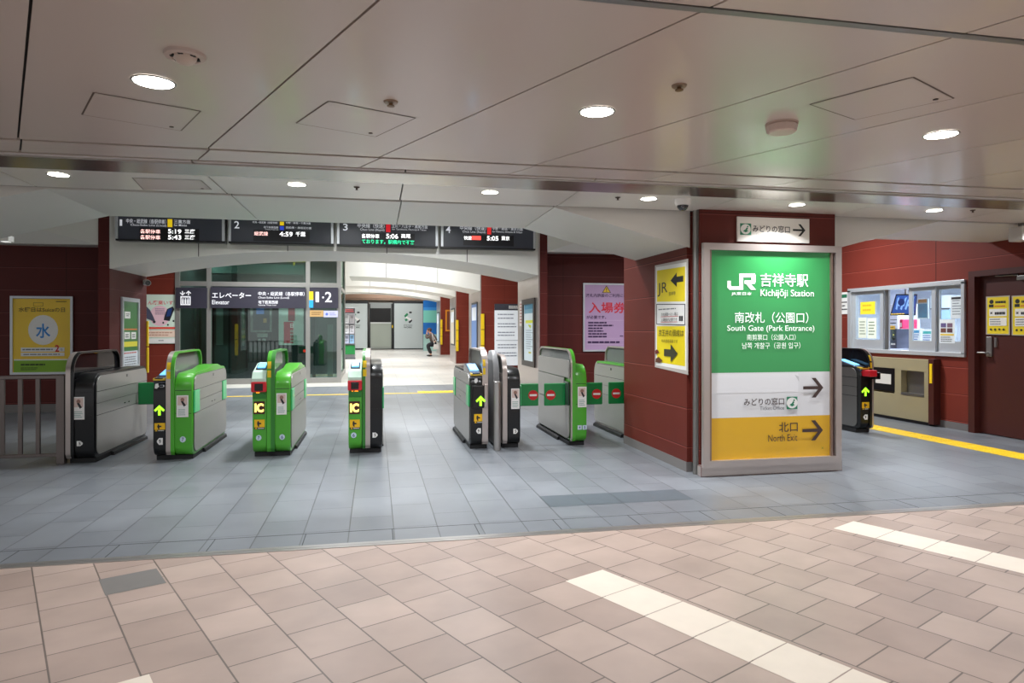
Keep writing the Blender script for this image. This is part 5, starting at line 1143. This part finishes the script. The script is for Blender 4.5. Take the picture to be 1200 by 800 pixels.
def tick(s, bx):
    u0, v0, u1, v1 = bx; s.rect('yellow_top', mat((226, 170, 40), .5), (u0, v0-3.5, u1-1.5, v0+.8)); s.bars('yellow_top', mat((120, 80, 20), .5), (u0+1, v0-2.5, u1-3, v0), 1); s.rect('slot_panel', SENSOR, (u0+6.5, v0+1, u0+10.5, v0+14)); s.rect('light', mat((226, 216, 120), .5, emit=.4), (u0+8.5, v0+6.5, u0+9.5, v0+8)); s.rect('white_tag', PAPER, (u0+1, v1-9, u0+5, v1-5)); s.rect('white_tag', PAPER, (u0+6, v1-6, u0+11, v1-4))
solid('ticket_machine', 'dark fare adjusting machine with yellow top in the open office window', 'machine', 8.45, (1038.3, 385, 1050.5, 408), .25, mat((70, 76, 96), .4), tick)
t = thing('wall_monitor', 'tilted monitor with blue patterned picture hanging inside the office', 'monitor', (9.6, 10.6, 1.5))
s = Sheet(Plane((9.6, 0, 0), (0, -1, 0), (-1, 0, 0)))
s.poly('bezel', mat((14, 16, 24), .3), [(1050, 344.5), (1075, 344.5), (1073, 369.5), (1043, 369.5)]); s.poly('screen', mat((38, 70, 132), .4, emit=.5), [(1051, 346), (1074, 346), (1072, 367.5), (1045, 367.5)])
for k in range(7): s.poly('picture', mat((120, 160, 210), .4, emit=.4), [(1052+3*k, 349+(k % 3)*2), (1054+3*k, 348+(k % 3)*2), (1051.5+2.7*k, 363-(k % 2)*4), (1049.5+2.7*k, 362-(k % 2)*4)])
s.disc('picture', mat((20, 40, 90), .4, emit=.3), (1056.5, 354), 4); s.bars('picture', mat((220, 190, 70), .4, emit=.4), (1044.5, 366.5, 1063, 369), 1)
bm = B(); box(bm, (9.6, PX(1068, 360, 9.6).y, 1.75), (9.66, PX(1052, 360, 9.6).y, 2.0)); s.done(t); fin('back_housing', bm, BLACK, t)
bm = B(); box(bm, (9.62, PX(1061, 360, 9.6).y, 1.95), (9.65, PX(1059, 360, 9.6).y, 2.75)); fin('hanger', bm, STEELD, t)
solid('blue_poster', 'light blue poster board with tan heading inside the office window', 'poster', 8.8, (1075, 350, 1087.5, 373.5), .02, mat((210, 224, 232), .5), lambda s, b: (s.rect('blue_field', mat((96, 160, 196), .5), (1076, 356, 1086.5, 372)), s.rect('heading', mat((200, 150, 90), .5), (1076, 350.5, 1086, 354.5))))
solid('pink_folder', 'crimson folder standing on the office worktop beside the ticket machine', 'folder', 8.9, (1054, 374, 1057.5, 397), .3, mat((190, 40, 90), .5), lambda s, b: s.rect('spine_label', PAPER, (1054.8, 378, 1056.8, 383)))
solid('purple_box', 'small purple box on the office worktop right of the crimson folder', 'box', 8.85, (1058, 387, 1063.5, 400), .2, mat((150, 50, 110), .5), lambda s, b: s.rect('box_label', PAPER, (1059, 390, 1062.5, 393)))
def leaf(c1):
    return lambda s, b: (s.rect('heading', mat(c1, .5), (b[0]+1, b[1]+2, b[2]-1, b[1]+5)), s.bars('print', mat((80, 120, 190), .5), (b[0]+1, b[1]+6, b[2]-1, b[3]-2), 3))
solid('leaflet_stand', 'white leaflet stand with blue print, left one on the office worktop', 'leaflets', 8.6, (1068.5, 385, 1078, 401), .08, mat((230, 234, 240), .5), leaf((70, 150, 200)))
solid('leaflet_stand', 'white leaflet stand with teal heading, right one on the office worktop', 'leaflets', 8.6, (1080.5, 386, 1092, 401.5), .08, mat((230, 234, 240), .5), leaf((60, 180, 180)))
solid('white_cabinet', 'white wall cabinet behind the rightmost panes inside the office', 'cabinet', 10.7, (1090, 346, 1113, 361), .4, mat((222, 228, 234), .5), lambda s, b: (s.rect('door_gap', GREYT, (1101, 347, 1101.4, 360)), s.rect('base_line', INK, (1090, 361, 1113, 362))))
solid('blue_screen_board', 'dull blue board below the white cabinet inside the office', 'board', 10.6, (1093, 362.5, 1112, 374), .05, mat((150, 180, 204), .5), lambda s, b: s.rect('board_edge', GREYT, (1093, 362.5, 1112, 363.2)))
solid('copier', 'pale grey office machine behind the crimson folder', 'machine', 9.8, (1040, 356, 1052, 388), .5, mat((196, 202, 212), .5), lambda s, b: (s.rect('panel_gap', GREYT, (1041, 374, 1051, 375)), s.rect('slot', INK, (1042, 378, 1050, 379))))
